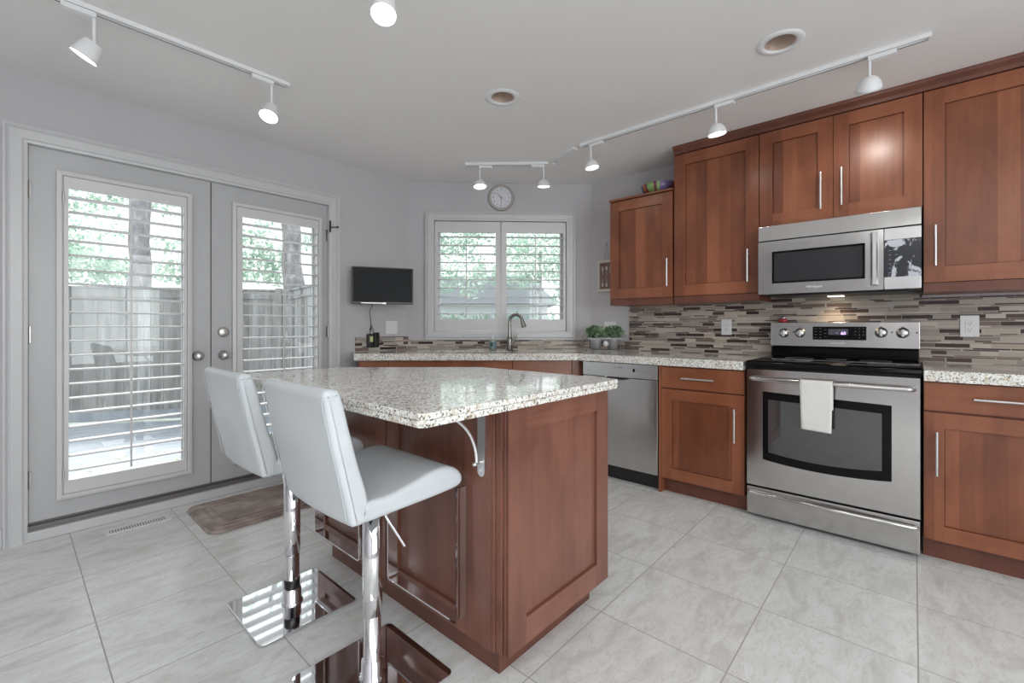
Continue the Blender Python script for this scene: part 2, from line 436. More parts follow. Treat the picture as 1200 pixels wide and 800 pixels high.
def plank(name, c1, c2, c3, scale, rough=.8, board=0):
    m = N(name); p = m.pos()
    f = m.noise(m.mapping(p, scale), 1, 5, .6, .8)
    if board:
        sep = m.n('ShaderNodeSeparateXYZ'); m.l(m.obj(), sep.inputs[0])
        wn = m.n('ShaderNodeTexWhiteNoise', noise_dimensions='1D'); m.l(m.math('FLOOR', m.math('MULTIPLY', sep.outputs[0], 1 / board)), wn.inputs['W'])
        f = m.math('ADD', f, m.math('MULTIPLY', m.math('SUBTRACT', wn.outputs[0], .5), .38))
    m.l(m.ramp(f, [(.3, c1), (.5, c2), (.7, c3)]), m.b.inputs['Base Color']); m.b.inputs['Roughness'].default_value = rough
    return m.mat
M['fence'] = plank('weathered_fence', srgb(120, 120, 118), srgb(148, 147, 145), srgb(178, 178, 178), (13, 13, 1.2), board=.157)
M['deck'] = plank('pale_deck', srgb(136, 142, 152), srgb(150, 156, 164), srgb(162, 168, 175), (2, 12, 1))
M['bark'] = plank('bark', srgb(112, 108, 112), srgb(146, 142, 147), srgb(190, 186, 190), (7, 7, 3))
M['ground'] = simple('pale_ground', srgb(150, 156, 150), .9)
M['siding'] = simple('pale_siding', srgb(190, 193, 198), .8)
M['roof'] = simple('grey_roof', srgb(150, 154, 160), .8)
M['housewin'] = simple('house_window_glass', srgb(150, 155, 160), .2)
def leafmat(name, c1, c2, c3, trans=.5):
    m = N(name); p = m.pos()
    c = m.ramp(m.noise(p, 3.1, 4, .6), [(.35, c1), (.5, c2), (.65, c3)])
    d = m.n('ShaderNodeBsdfDiffuse'); t = m.n('ShaderNodeBsdfTranslucent'); x = m.n('ShaderNodeMixShader'); x.inputs[0].default_value = trans
    m.l(c, d.inputs[0]); m.l(c, t.inputs[0]); m.l(d.outputs[0], x.inputs[1]); m.l(t.outputs[0], x.inputs[2]); m.l(x.outputs[0], m.out.inputs[0])
    return m.mat
M['leaf'] = leafmat('tree_leaf', srgb(150, 178, 162), srgb(180, 202, 188), srgb(210, 222, 212), .45)
M['leafdark'] = leafmat('hedge_leaf', srgb(112, 146, 128), srgb(138, 168, 150), srgb(168, 192, 176))
M['herb'] = leafmat('herb_leaf', srgb(110, 136, 104), srgb(152, 174, 142), srgb(214, 222, 200), .3)
M['fallen'] = simple('fallen_leaf', srgb(190, 190, 130), .8)

# ------------------------------------------------------------------ room shell
YL, XR, ZC = 3.443, 3.604, 2.44
P0 = Vector((2.424, YL)); P1 = Vector((XR, 2.233)); DL = (P1 - P0).length
RZD = atan2(P1.y - P0.y, P1.x - P0.x)           # diagonal wall: local x to the right, local y into the wall
FD = frame(P0.x, P0.y, 0, RZD)
XW, YS = -2.6, -3.0
def dpt(s, off, z=0): return FD @ Vector((s, -off, z))

def struct(o): o['kind'] = 'structure'; return o
b = MB().box(XW - .15, XR + .15, YS - .15, YL + .0, -.12, 0)
b.box(0.0, 1.76, YL, YL + .17, -.12, 0)
struct(b.build('floor', M['floor']))
circ = lambda cx, cy, r, n=40: [(cx + r * cos(2 * pi * i / n), cy + r * sin(2 * pi * i / n)) for i in range(n)]
DLS = [(1.892, 1.764), (2.385, .464)]
b = filled([(XW - .15, YS - .15), (XR + .15, YS - .15), (XR + .15, YL + .15), (XW - .15, YL + .15)], [circ(x, y, .068) for x, y in DLS], ZC, .10, 'c')
struct(b.build('ceiling', M['ceiling']))
# left wall with the door opening
T = .15
b = MB().box(XW - T, .057, YL, YL + T, 0, ZC).box(1.68, 2.424 + .06, YL, YL + T, 0, ZC).box(.057, 1.68, YL, YL + T, 2.08, ZC)
struct(b.build('wall_left', M['wall']))
# diagonal wall with the window opening
WX0, WX1, WZ0, WZ1 = .239, 1.456, 1.078, 2.09
b = MB().box(0, WX0, 0, T, 0, ZC).box(WX1, DL, 0, T, 0, ZC).box(WX0, WX1, 0, T, 0, WZ0).box(WX0, WX1, 0, T, WZ1, ZC)
o = struct(b.build('wall_back', M['wall'])); o.matrix_world = FD
struct(MB().box(XR, XR + T, YS - T, 2.233 + .06, 0, ZC).build('wall_right', M['wall']))
# living-area walls behind the camera, one with an added window opening for fill light
b = MB().box(XW - T, XW, YS - T, YL, 0, ZC)
struct(b.build('wall_rear', M['wall']))
b = MB().box(XW, -1.9, YS - T, YS, 0, ZC).box(1.9, XR, YS - T, YS, 0, ZC).box(-1.9, 1.9, YS - T, YS, 0, .45).box(-1.9, 1.9, YS - T, YS, 2.42, ZC)
struct(b.build('wall_side', M['wall']))
for nm, mtx, wd in (('added_window', frame(1.9, YS - .07, 0, radians(180)), 3.8),):  # unseen window frame, added to go with the side fill light
    b = MB()
    for k in range(4):
        x = wd * k / 3
        b.box(x - .03, x + .03, -.03, .03, .45, 2.42)
    b.box(0, wd, -.03, .03, .45, .51).box(0, wd, -.03, .03, 2.36, 2.42)
    o = struct(b.build(nm, M['trim'])); o.matrix_world = mtx
struct(MB().box(XW, -.022, YL - .014, YL - .0005, 0, .10).build('baseboard_left', M['trim'], bevel=.004))

# casings
cas = [(0.0, 0.0), (0.0, -.016), (.012, -.018), (.02, -.024), (.06, -.026), (.068, -.020), (.078, -.030), (.086, -.030), (.086, 0.0)]
b = MB().sweep_frame(.064, 1.676, .0, 2.076, cas, closed=False, bottom=0.0)
b.box(.0575, .0665, .0005, .15, .09, 2.0795).box(1.6745, 1.6795, .0005, .15, .09, 2.0795).box(.0575, 1.6795, .0005, .15, 2.0745, 2.0795)
b.box(.0665, .085, .059, .11, .09, 2.0745).box(1.66, 1.6745, .059, .11, .09, 2.0745).box(.0665, 1.6745, .059, .11, 2.06, 2.0745).box(.875, .90, .059, .075, .09, 2.06)
tag(struct(b.build('trim_1', M['trim'])), 'white moulded casing around the patio doors').matrix_world = frame(0, YL)
b = MB().sweep_frame(WX0, WX1, WZ0, WZ1, [(o * .9, y) for o, y in cas])
tag(struct(b.build('trim_2', M['trim'])), 'white moulded casing around the kitchen window').matrix_world = FD

# sill of the patio doors
o = struct(MB().box(.057, 1.68, -.022, .03, .0005, .052).build('trim_3', M['trim'], bevel=.004)); o.matrix_world = frame(0, YL)
o = struct(MB().box(.0575, 1.6795, .0, .17, .0525, .078).box(.0575, 1.6795, .025, .17, .078, .090).build('trim_4', M['bronze'])); o.matrix_world = frame(0, YL)

# ------------------------------------------------------------------ patio doors
def patio_door(name, x0, x1, sx0, hinge_right):
    """door leaf in wall coordinates; sx0 is the left of its glazed opening"""
    gx0, gx1, gz0, gz1 = sx0 + .035, sx0 + .575, .235, 1.925
    y0, y1 = .012, .057
    b = MB().box(x0, gx0, y0, y1, .094, 2.073).box(gx1, x1, y0, y1, .094, 2.073).box(gx0, gx1, y0, y1, .094, gz0).box(gx0, gx1, y0, y1, gz1, 2.073)
    d = struct(b.build(name, M['door'])); d.matrix_world = frame(0, YL)
    MB().box(gx0, gx1, .032, .038, gz0, gz1).build('glass_pane', M['pane'], d)
    g = MB()
    for a, c in ((gx0, gx0 + .012), (gx1 - .012, gx1)): g.box(a, c, .040, .056, gz0, gz1)
    g.build('glazing_bead', M['trim'], d)
    for z in (.32, 1.08, 1.84):
        hx = (x1 + .002) if hinge_right else (x0 - .004)
        h = MB().cyl((hx, .002, z - .045), (hx, .002, z + .045), .0065).box(hx - .012, hx + .012, .0065, .0115, z - .045, z + .045)
        h.build('hinge', M['darknickel'], d)
    return d
d1 = patio_door('door_1', .068, .884, .170, False)
d2 = patio_door('door_2', .890, 1.673, 1.006, True)
# mullion strip between the leaves
struct(MB().box(.8845, .8895, .016, .055, .094, 2.073).build('trim_5', M['darkgap'])).matrix_world = frame(0, YL)
def knob(parent, x, z, dead=False):
    k = MB().lathe([(.001, 0), (.030, 0), (.033, -.004), (.030, -.010), (.001, -.011)], (0, 0, 0), 28)
    k2 = MB()
    R = Matrix.Rotation(radians(-90), 4, 'X')
    if dead:
        k = MB().lathe([(.001, 0), (.033, 0), (.034, .006), (.030, .014), (.020, .018), (.001, .018)], (x, .012, z), 28, M=Matrix.Rotation(radians(90), 4, 'X'))
        o = k.build('deadbolt', M['nickel'], parent)
        MB().box(x - .005, x + .005, -.020, -.004, z - .014, z + .014).build('turn_piece', M['nickel'], o, bevel=.002)
    else:
        k = MB().lathe([(.001, 0), (.030, 0), (.031, .005), (.014, .010), (.011, .022), (.018, .030), (.026, .038), (.028, .048), (.024, .058), (.012, .064), (.001, .065)], (x, .012, z), 28, M=Matrix.Rotation(radians(90), 4, 'X'))
        k.build('door_knob', M['nickel'], parent)
knob(d1, .812, .933); knob(d2, .958, .931); knob(d2, .958, 1.085, True)
s_ = MB().box(1.674, 1.684, -.034, -.026, 1.862, 1.952).cyl((1.679, -.03, 1.90), (1.725, -.055, 1.905), .004).sphere((1.727, -.056, 1.905), .009)
tag(s_.build('door_stay', M['black']), 'small dark metal stay on the casing at the upper right of the patio doors', 'door stay').matrix_world = frame(0, YL)

def shutter(label, x0, width, z0, z1, ox0, ox1, oz0, oz1, zs, mtx, frame_w=.024, proud=.030, y_wall=.012, group=None, bladed=.040):
    """louvred shutter: mounting frame, panel, blades and tilt rod. mtx: wall frame"""
    t = thing('plantation_shutter', label, 'shutter', mtx.translation, mtx.to_euler().z, group)
    x1 = x0 + width; yf = y_wall - proud
    if frame_w:
        MB().sweep_frame(x0 + frame_w, x1 - frame_w, z0 + frame_w, z1 - frame_w, [(0, y_wall), (0, yf), (.006, yf - .004), (frame_w, yf), (frame_w, y_wall)]).build('mounting_frame', M['shutter'], t)
    g = frame_w + .0025; px0, px1, pz0, pz1 = x0 + g, x1 - g, z0 + g, z1 - g
    ya, yb = yf + .002, yf + .026
    p = MB().box(px0, ox0, ya, yb, pz0, pz1).box(ox1, px1, ya, yb, pz0, pz1).box(ox0, ox1, ya, yb, pz0, oz0).box(ox0, ox1, ya, yb, oz1, pz1)
    p.build('shutter_panel', M['shutter'], t)
    yc = (ya + yb) / 2 + .002
    prof = [(bladed * cos(2 * pi * i / 16), .0052 * sin(2 * pi * i / 16)) for i in range(16)]
    bl = None
    for z in zs:
        if bl is None:
            bl = MB().prism(prof, ox0 + .002, ox1 - .002, smooth=True, axis='x').build('louvre', M['shutter'], t)
            bl.location = (0, yc, z); first = bl
        else:
            c = first.copy(); COL.objects.link(c); c.parent = t; c.location = (0, yc, z)
    xm = (ox0 + ox1) / 2
    MB().box(xm - .0045, xm + .0045, yc - bladed - .010, yc - bladed - .001, zs[-1] - .03, zs[0] + .02).build('tilt_rod', M['shutter'], t)
    for z in (z0 + .14, z1 - .14) if frame_w else ():
        MB().cyl((px0 - .001, yf - .005, z - .03), (px0 - .001, yf - .005, z + .03), .004).build('hinge', M['nickel'], t)
    return t
FL = frame(0, YL)
zs = [1.826 - .0782 * k for k in range(20)]
shutter('white louvred shutter on the left patio door, hinges on its left edge', .170, .606, .19, 1.963, .216, .732, .285, 1.875, zs, FL, proud=.032)
shutter('white louvred shutter on the right patio door, beyond the bar stools', 1.006, .612, .19, 1.963, 1.066, 1.580, .285, 1.875, zs, FL, proud=.032)
zw = [1.945 - .0785 * k for k in range(10)]
shutter('white louvred shutter in the left half of the kitchen window', .242, .606, WZ0 + .002, WZ1 - .002, .270, .800, 1.187, 1.985, zw, FD, frame_w=0, proud=.0, y_wall=.006, bladed=.030)
shutter('white louvred shutter in the right half of the kitchen window', .852, .602, WZ0 + .002, WZ1 - .002, .903, 1.430, 1.187, 1.985, zw, FD, frame_w=0, proud=.0, y_wall=.006, bladed=.030)

# kitchen window behind the shutters
b = MB().sweep_frame(WX0 + .045, WX1 - .045, WZ0 + .045, WZ1 - .045, [(0, .14), (0, .09), (.045, .085), (.045, .14), (0, .14)])
b.box((WX0 + WX1) / 2 - .03, (WX0 + WX1) / 2 + .03, .088, .135, WZ0 + .045, WZ1 - .045)
o = struct(b.build('window_1', M['trim'])); o.matrix_world = FD
MB().box(WX0 + .045, WX1 - .045, .110, .116, WZ0 + .045, WZ1 - .045).build('glass_pane', M['pane'], o)

# ------------------------------------------------------------------ cabinetry
R90 = radians(-90)
def bar_pull(parent, x, z, length, vertical=True, y=0, r=.0058, out=.030):
    b = MB()
    if vertical:
        b.cyl((x, y - out, z - length / 2), (x, y - out, z + length / 2), r, seg=14)
        for s in (-1, 1): b.cyl((x, y, z + s * length * .36), (x, y - out, z + s * length * .36), r * .8, seg=10)
    else:
        b.cyl((x - length / 2, y - out, z), (x + length / 2, y - out, z), r, seg=14)
        for s in (-1, 1): b.cyl((x + s * length * .36, y, z), (x + s * length * .36, y - out, z), r * .8, seg=10)
    return b.build('handle', M['alu'], parent)
def shaker(x0, x1, z0, z1, st=.072, y0=0, t=.020, rec=.011):
    b = MB()
    b.box(x0, x0 + st, y0, y0 + t, z0, z1, 0).box(x1 - st, x1, y0, y0 + t, z0, z1, 0)
    b.box(x0 + st, x1 - st, y0 + .0004, y0 + t, z0, z0 + st, 1).box(x0 + st, x1 - st, y0 + .0004, y0 + t, z1 - st, z1, 1)
    b.box(x0 + st + .0022, x1 - st - .0022, y0 + rec, y0 + t - .002, z0 + st + .0022, z1 - st - .0022, 2)
    return b
def shaker_door(parent, x0, x1, z0, z1, pull=None, name='door', mats=None, st=.072, y0=0):
    d = shaker(x0, x1, z0, z1, st, y0).build(name, mats or [M['wood'], M['woodh'], M['woodp']], parent)
    if pull: bar_pull(d, *pull, y=y0)
    return d

def upper(label, ytop, w, z0, z1, ndoors, pulls, rail=True, stl=.075, depth=.328, side=0):
    t = thing('wall_cabinet', label, 'cabinet', (3.274, ytop, 0), R90)
    MB().box(0, w, .0215, depth, z0, z1).build('carcass', M['wood'], t)
    dw = w / ndoors
    for k in range(ndoors):
        shaker_door(t, k * dw + .0015, (k + 1) * dw - .0015, z0 + (.003 if not rail else .052), z1 - .006, pulls[k], st=stl)
    if rail:
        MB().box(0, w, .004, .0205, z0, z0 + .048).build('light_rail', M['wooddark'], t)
    return t
upper('low wall cabinet beside the window with the striped bowl on its top', 1.852, .520, 1.292, 2.132, 1, [(.486, 1.526, .205)], stl=.078)
# small cap on the low cabinet
tag(MB().box(0, .526, -.012, .326, .0005, .016).build('cabinet_cap', M['woodh'], bevel=.002), 'thin projecting wood cap under the striped bowl', 'cabinet moulding').matrix_world = frame(3.274, 1.856, 2.1325, R90)
upper('tall wall cabinet left of the microwave, bright handle low on its right', 1.321, .564, 1.294, 2.384, 1, [(.500, 1.527, .215)], stl=.080)
upper('short two-door wall cabinet directly above the microwave', .755, .790, 1.766, 2.384, 2, [(.336, 1.939, .222), (.438, 1.945, .222)], rail=False)
upper('tall wall cabinet at the right end, over the outlet', -.038, .602, 1.306, 2.384, 1, [(.046, 1.550, .215)], stl=.082)
b = MB()
prof = [(0, .0), (0, -.004), (.018, -.008), (.036, -.030), (.050, -.034), (.0545, -.034), (.0545, 0)]
# crown: profile (z, y) extruded along local x
vs = []; n = len(prof)
for x in (-.0, 1.961): vs += [(x, y, z) for z, y in prof]
b.add(vs, [(i, (i + 1) % n, n + (i + 1) % n, n + i) for i in range(n)] + [tuple(range(n)), tuple(range(n, 2 * n))])
b.box(0, 1.961, 0, .326, .0, .0545)
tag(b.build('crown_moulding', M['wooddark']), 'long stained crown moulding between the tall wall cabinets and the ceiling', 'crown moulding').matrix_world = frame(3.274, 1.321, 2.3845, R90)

CB, CT = .862, .914          # counter underside and top
def base_cab(label, ytop, w, drawer, door, dpull, pull, toe=True, left_panel=False, depth=.652):
    t = thing('base_cabinet', label, 'cabinet', (2.95, ytop, 0), R90)
    MB().box(0, w, .0215, depth, .10, CB - .002).build('carcass', M['wood'], t)
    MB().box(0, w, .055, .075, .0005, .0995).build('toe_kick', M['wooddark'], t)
    if left_panel: MB().box(0, .016, -.002, .06, .0005, CB - .002).build('side_panel', M['wood'], t); x0 = .0175
    else: x0 = .0015
    d = MB().box(x0, w - .0015, 0, .020, drawer[0], drawer[1]).build('drawer_front', M['woodh'], t, bevel=.0015)
    bar_pull(d, *dpull, vertical=False)
    shaker_door(t, x0, w - .0015, door[0], door[1], pull)
    return t
base_cab('base cabinet with a drawer between the dishwasher and the range', 1.296, .536, (.712, .852), (.102, .704), (.265, .783, .205), (.484, .520, .205), left_panel=True)
base_cab('base cabinet with a drawer under the counter right of the range', -.034, .600, (.722, .856), (.102, .712), (.300, .790, .262), (.046, .520, .208))

# diagonal sink cabinets, fronts parallel to the window wall
def diag_cab(label, s0, s1, doors, depth=.40, z1=.66):
    t = thing('base_cabinet', label, 'cabinet', dpt(s0, .61), RZD)
    w_ = s1 - s0
    MB().box(0, w_, .0215, depth, .10, z1).build('carcass', M['wood'], t)
    MB().box(0, w_, .055, .075, .0005, .0995).build('toe_kick', M['wooddark'], t)
    dw = w_ / doors
    for k in range(doors):
        a, c = k * dw + .0015, (k + 1) * dw - .0015
        MB().box(a, c, 0, .020, .722, .854).build('drawer_front', M['woodh'], t, bevel=.0015)
        d = shaker_door(t, a, c, .102, .714, ((c - .035) if k % 2 == 0 else (a + .035), .58, .20))
    return t
diag_cab('narrow base cabinet at the left end of the diagonal counter', -.262, -.032, 1, .30)
diag_cab('two-door sink base cabinet under the kitchen window', -.030, .930, 2, .40)
diag_cab('base cabinet right of the sink base on the diagonal run', .932, 1.398, 1, .40)
fp = dpt(1.40, .612)
b = MB().box(0, .138, -.002, .018, .0005, CB - .002)
tag(b.build('filler_panel', M['wood']), 'narrow wood filler strip left of the dishwasher', 'panel').matrix_world = frame(fp.x, fp.y, 0, radians(-46))

# counters
e0 = dpt(-.287, .65)
outer = [(1.885, YL - .001), (2.424, YL - .001), (XR - .001, 2.232), (XR - .001, .760), (2.918, .760), (2.918, 1.925), (e0.x, e0.y)]
sc_ = dpt(.62, .33)
def rrect(cx, cy, hx, hy, r, rz, n=5):
    pts = []
    for (a, b_, t0) in ((1, 1, 0), (-1, 1, 90), (-1, -1, 180), (1, -1, 270)):
        for k in range(n + 1):
            t = radians(t0 + 90 * k / n); x = a * (hx - r) + r * cos(t); y = b_ * (hy - r) + r * sin(t)
            pts.append((cx + x * cos(rz) - y * sin(rz), cy + x * sin(rz) + y * cos(rz)))
    return pts
sinkhole = rrect(sc_.x, sc_.y, .34, .20, .04, RZD)
tag(filled(outer, [sinkhole], CB, CT - CB, 'k').build('kitchen_countertop', M['granite'], bevel=.004), 'long speckled granite counter under the window and up to the range', 'countertop')
b = MB().prism([(2.918, -.034), (XR - .001, -.034), (XR - .001, -.660), (2.918, -.660)], CB, CT)
tag(b.build('kitchen_countertop', M['granite'], bevel=.004), 'short speckled granite counter to the right of the range', 'countertop')
# sink
lo = rrect(0, 0, .315, .175, .06, 0); hi = rrect(0, 0, .352, .212, .05, 0); hi2 = rrect(0, 0, .335, .195, .05, 0); n = len(lo)
b = MB(); vs = [(x, y, -.002) for x, y in hi] + [(x, y, -.002) for x, y in hi2] + [(x, y, -.19) for x, y in lo]
b.add(vs, [(k * n + i, k * n + (i + 1) % n, (k + 1) * n + (i + 1) % n, (k + 1) * n + i) for k in range(2) for i in range(n)], smooth=True)
b.add([(x, y, -.19) for x, y in lo], [tuple(range(n))])
t = thing('kitchen_sink', 'stainless undermount sink in the granite counter below the window', 'sink', (sc_.x, sc_.y, CB), RZD)
b.build('basin', M['steel'], t); MB().cyl((0, 0, -.188), (0, 0, -.184), .04, .042).build('drain', M['chrome'], t)

# backsplash
b = MB()
b.box(1.905, 2.424, YL - .009, YL - .0005, CT + .0005, 1.033, 0)
q = [dpt(0, .0005), dpt(0, .009), dpt(DL, .009), dpt(DL, .0005)]
b.prism([(v.x, v.y) for v in q], CT + .0005, .998, 1)
b.box(XR - .009, XR - .0005, 1.846, 2.226, CT + .0005, .992, 2)
b.box(XR - .009, XR - .0005, -.66, 1.846, CT + .0005, 1.2915, 2)
b.box(XR - .009, XR - .0005, -.035, .755, 1.2915, 1.322, 2)
b.box(XR - .009, XR - .0005, -.030, .755, .60, CT + .0005, 2)
tag(b.build('tile_backsplash', [M['mos_left'], M['mos_diag'], M['mos_right']]), 'strip mosaic backsplash in beige, grey and brown along the counters', 'backsplash')

# ------------------------------------------------------------------ dishwasher
t = thing('dishwasher', 'stainless dishwasher with a pocket handle under the right of the long counter', 'dishwasher', (2.945, 1.902, 0), R90)
MB().box(.003, .599, .03, .58, .10, CB - .004).build('tub_body', M['black'], t)
d = MB()
d.box(.004, .598, 0, .028, .105, .752)
dd = d.build('door_panel', M['steel'], t, bevel=.003)
ctrl = MB().box(.004, .598, -.004, .028, .756, .856).build('control_panel', M['steelpale'], t, bevel=.002)
# pocket handle: a scooped crescent under the panel
sc2 = MB(); nn = 16; vs = []
for i in range(nn + 1):
    u = -1 + 2 * i / nn; x = .30 + u * .105; dep = .024 * (1 - u * u) ** .5
    vs += [(x, -.0045, .7565), (x, -.002, .7565 - dep * 1.1), (x, -.0085, .7565 - dep * .35)]
sc2.add(vs, [(3 * i, 3 * i + 2, 3 * i + 5, 3 * i + 3) for i in range(nn)] + [(3 * i + 2, 3 * i + 1, 3 * i + 4, 3 * i + 5) for i in range(nn)], smooth=True)
hp = sc2.build('pocket_handle', M['steel'], t)
MB().prism([(.30 + .092 * cos(pi + pi * k / 16), .7555 + .016 * sin(pi + pi * k / 16)) for k in range(17)], -.0095, -.0070, axis='y').build('handle_recess', M['black'], hp)
TX = Matrix.Rotation(radians(90), 4, 'X')
MB().text('BOSCH', .013, Matrix.Translation((.318, -.0045, .826)) @ TX).build('brand_lettering', M['darktext'], ctrl)
bb = MB().tube([(.277 + .0055 * cos(2 * pi * k / 20), -.0046, .826 + .0055 * sin(2 * pi * k / 20)) for k in range(20)], .0006, 6, closed=True)
bb.box(.2765, .2775, -.0052, -.0040, .8215, .8305).build('brand_emblem', M['darktext'], ctrl)
MB().box(.418, .434, -.0050, -.0035, .800, .824).build('display_window', M['blackgloss'], ctrl)
bt = MB()
for k in range(5): bt.box(.450 + k * .022, .460 + k * .022, -.0048, -.0038, .806, .810)
bt.box(.044, .064, -.0048, -.0038, .790, .793).build('button_marks', M['greytext'], ctrl)
MB().box(.004, .598, .05, .06, .0005, .102).build('kick_plate', M['black'], t)

# ------------------------------------------------------------------ range
t = thing('kitchen_range', 'freestanding stainless electric range with a black glass top', 'range', (2.95, .748, 0), R90)
W = .776
MB().box(.004, W - .004, .022, .625, .03, .884).build('oven_body', M['black'], t)
MB().box(.02, W - .02, .05, .60, .0005, .03).build('plinth', M['black'], t)
ct = MB().prism([(-.028, .885), (-.034, .897), (-.030, .912), (-.015, .920), (.60, .920), (.60, .885)], .0, W, axis='x').build('cooktop', M['blackgloss'], t, bevel=.002)
for (x, y, r) in ((.20, .17, .095), (.58, .17, .115), (.20, .42, .075), (.58, .42, .075), (.39, .46, .05)):
    MB().tube([(x + r * cos(2 * pi * k / 36), y, .9202) if 0 else (x + r * cos(2 * pi * k / 36), y + r * sin(2 * pi * k / 36), .9201) for k in range(36)], .0007, 6, closed=True).build('burner_ring', M['greytext'], ct)
# oven door with a gently bowed window
dz0, dz1 = .192, .872
wx0, wx1 = .090, .665
d = MB()
def wtop(u): return .745 - .016 * u
def wbot(u): return .350 - .045 * (1 - (2 * (u - .5)) ** 2) * .45 - .0 * u
nn = 14
xs = [wx0 + (wx1 - wx0) * i / nn for i in range(nn + 1)]
yo = -.022
d.box(.006, wx0, yo, .020, dz0, dz1).box(wx1, W - .006, yo, .020, dz0, dz1)
for i in range(nn):
    u0, u1 = i / nn, (i + 1) / nn
    for (za0, za1, zb0, zb1) in ((wtop(u0), wtop(u1), dz1, dz1), (dz0, dz0, wbot(u0), wbot(u1))):
        x0_, x1_ = xs[i], xs[i + 1]
        d.add([(x0_, yo, za0), (x1_, yo, za1), (x1_, yo, zb1), (x0_, yo, zb0), (x0_, .020, za0), (x1_, .020, za1), (x1_, .020, zb1), (x0_, .020, zb0)],
              [(0, 1, 2, 3), (7, 6, 5, 4), (0, 4, 5, 1), (3, 2, 6, 7)])
od = d.build('oven_door', M['steel'], t)
g = MB(); vs = []
for i in range(nn + 1): vs += [(xs[i], yo + .003, wbot(i / nn)), (xs[i], yo + .003, wtop(i / nn))]
g.add(vs, [(2 * i, 2 * i + 2, 2 * i + 3, 2 * i + 1) for i in range(nn)])
wd = g.build('door_window', M['blackgloss'], od)
g = MB(); vs = []
for i in range(nn + 1):
    u = i / nn; x = wx0 + .028 + (wx1 - wx0 - .066) * u
    vs += [(x, yo + .0022, wbot(u) + .045), (x, yo + .0022, wtop(u) - .045)]
g.add(vs, [(2 * i, 2 * i + 2, 2 * i + 3, 2 * i + 1) for i in range(nn)])
g.build('inner_glass', M['ovenglass'], wd)
for z in (.50, .62):
    pass
hn = MB()
hn.tube([(.030, -.024, .818), (.032, -.050, .819), (.050, -.062, .819), (W / 2, -.066, .819), (W - .050, -.062, .819), (W - .032, -.050, .819), (W - .030, -.024, .818)], .012, 14)
hn.build('oven_handle', M['steel'], od)
dr = MB().box(.006, W - .006, yo, .020, .020, .180).build('storage_drawer', M['steel'], t, bevel=.004)
MB().tube([(.016, yo - .002, .150), (.03, yo - .020, .150), (W / 2, yo - .026, .150), (W - .03, yo - .020, .150), (W - .016, yo - .002, .150)], .011, 12).build('drawer_handle', M['steel'], dr)
# backguard
MB().box(.010, W - .006, .575, .640, .921, .985).box(.012, W - .008, .560, .640, .921, .940).build('vent_riser', M['blackgloss'], t, bevel=.004)
bgd = MB().prism([(.552, .992), (.566, 1.150), (.640, 1.150), (.640, .986), (.556, .986)], .008, W - .002, axis='x').build('control_panel', M['steel'], t, bevel=.005)
tilt = Matrix.Rotation(atan2(.014, .158), 4, 'X')
def bgp(x, z): return Vector((x, .552 + (z - .992) * .014 / .158, z))
for x, z in ((.090, 1.079), (.183, 1.080), (.600, 1.086), (.698, 1.085)):
    kb = MB(); p = bgp(x, z); RM = Matrix.Rotation(radians(90) + atan2(-.014, .158), 4, 'X')
    kb.lathe([(.001, -.001), (.030, -.001), (.031, .003), (.024, .006), (.022, .022), (.020, .025), (.001, .0255)], p, 26, M=RM)
    ko = kb.build('control_knob', M['alu'], bgd)
    MB().box(x - .007, x + .007, p.y - .036, p.y - .022, z - .024, z + .022).build('knob_grip', M['alu'], ko, bevel=.003)
p = bgp(.39, 1.078)
dp = MB().box(.254, .530, p.y - .0090, p.y + .004, 1.038, 1.122).build('touch_panel', M['blackgloss'], bgd)
MB().box(.338, .440, p.y - .0098, p.y - .008, 1.070, 1.106).build('clock_display', M['display'], dp)
MB().text('60', .026, Matrix.Translation((.416, p.y - .0104, 1.079)) @ TX).box(.382, .385, p.y - .0112, p.y - .0100, 1.079, 1.082).build('lit_digits', M['violet'], dp)
kk = MB(); yy = p.y - .0094
for r_, row in enumerate(('123', '456', '789', ' 0 ')):
    for c_, ch in enumerate(row):
        if ch != ' ': kk.text(ch, .010, Matrix.Translation((.476 + c_ * .020, yy, 1.110 - r_ * .0195)) @ TX)
for r_ in range(4):
    for c_ in range(2): kk.box(.264 + c_ * .026, .275 + c_ * .026, yy - .0004, yy + .0004, 1.108 - r_ * .0195, 1.1095 - r_ * .0195)
for r_ in range(3): kk.box(.316, .328, yy - .0004, yy + .0004, 1.100 - r_ * .022, 1.1015 - r_ * .022)
kk.build('key_marks', M['greytext'], dp)
p = bgp(.39, 1.014)
MB().text('SAMSUNG', .0155, Matrix.Translation((.388, p.y - .0012, 1.017)) @ TX).build('brand_lettering', M['silvertext'], bgd)
mk = MB()
for x, z in ((.146, 1.085), (.650, 1.088), (.760, 1.087)): q_ = bgp(x, z); mk.box(x - .004, x + .004, q_.y - .0012, q_.y, z - .004, z + .004)
for x in (.183, .600, .698): q_ = bgp(x, 1.120); mk.box(x - .008, x + .008, q_.y - .0012, q_.y, 1.118, 1.121)
mk.build('knob_marks', M['darktext'], bgd)

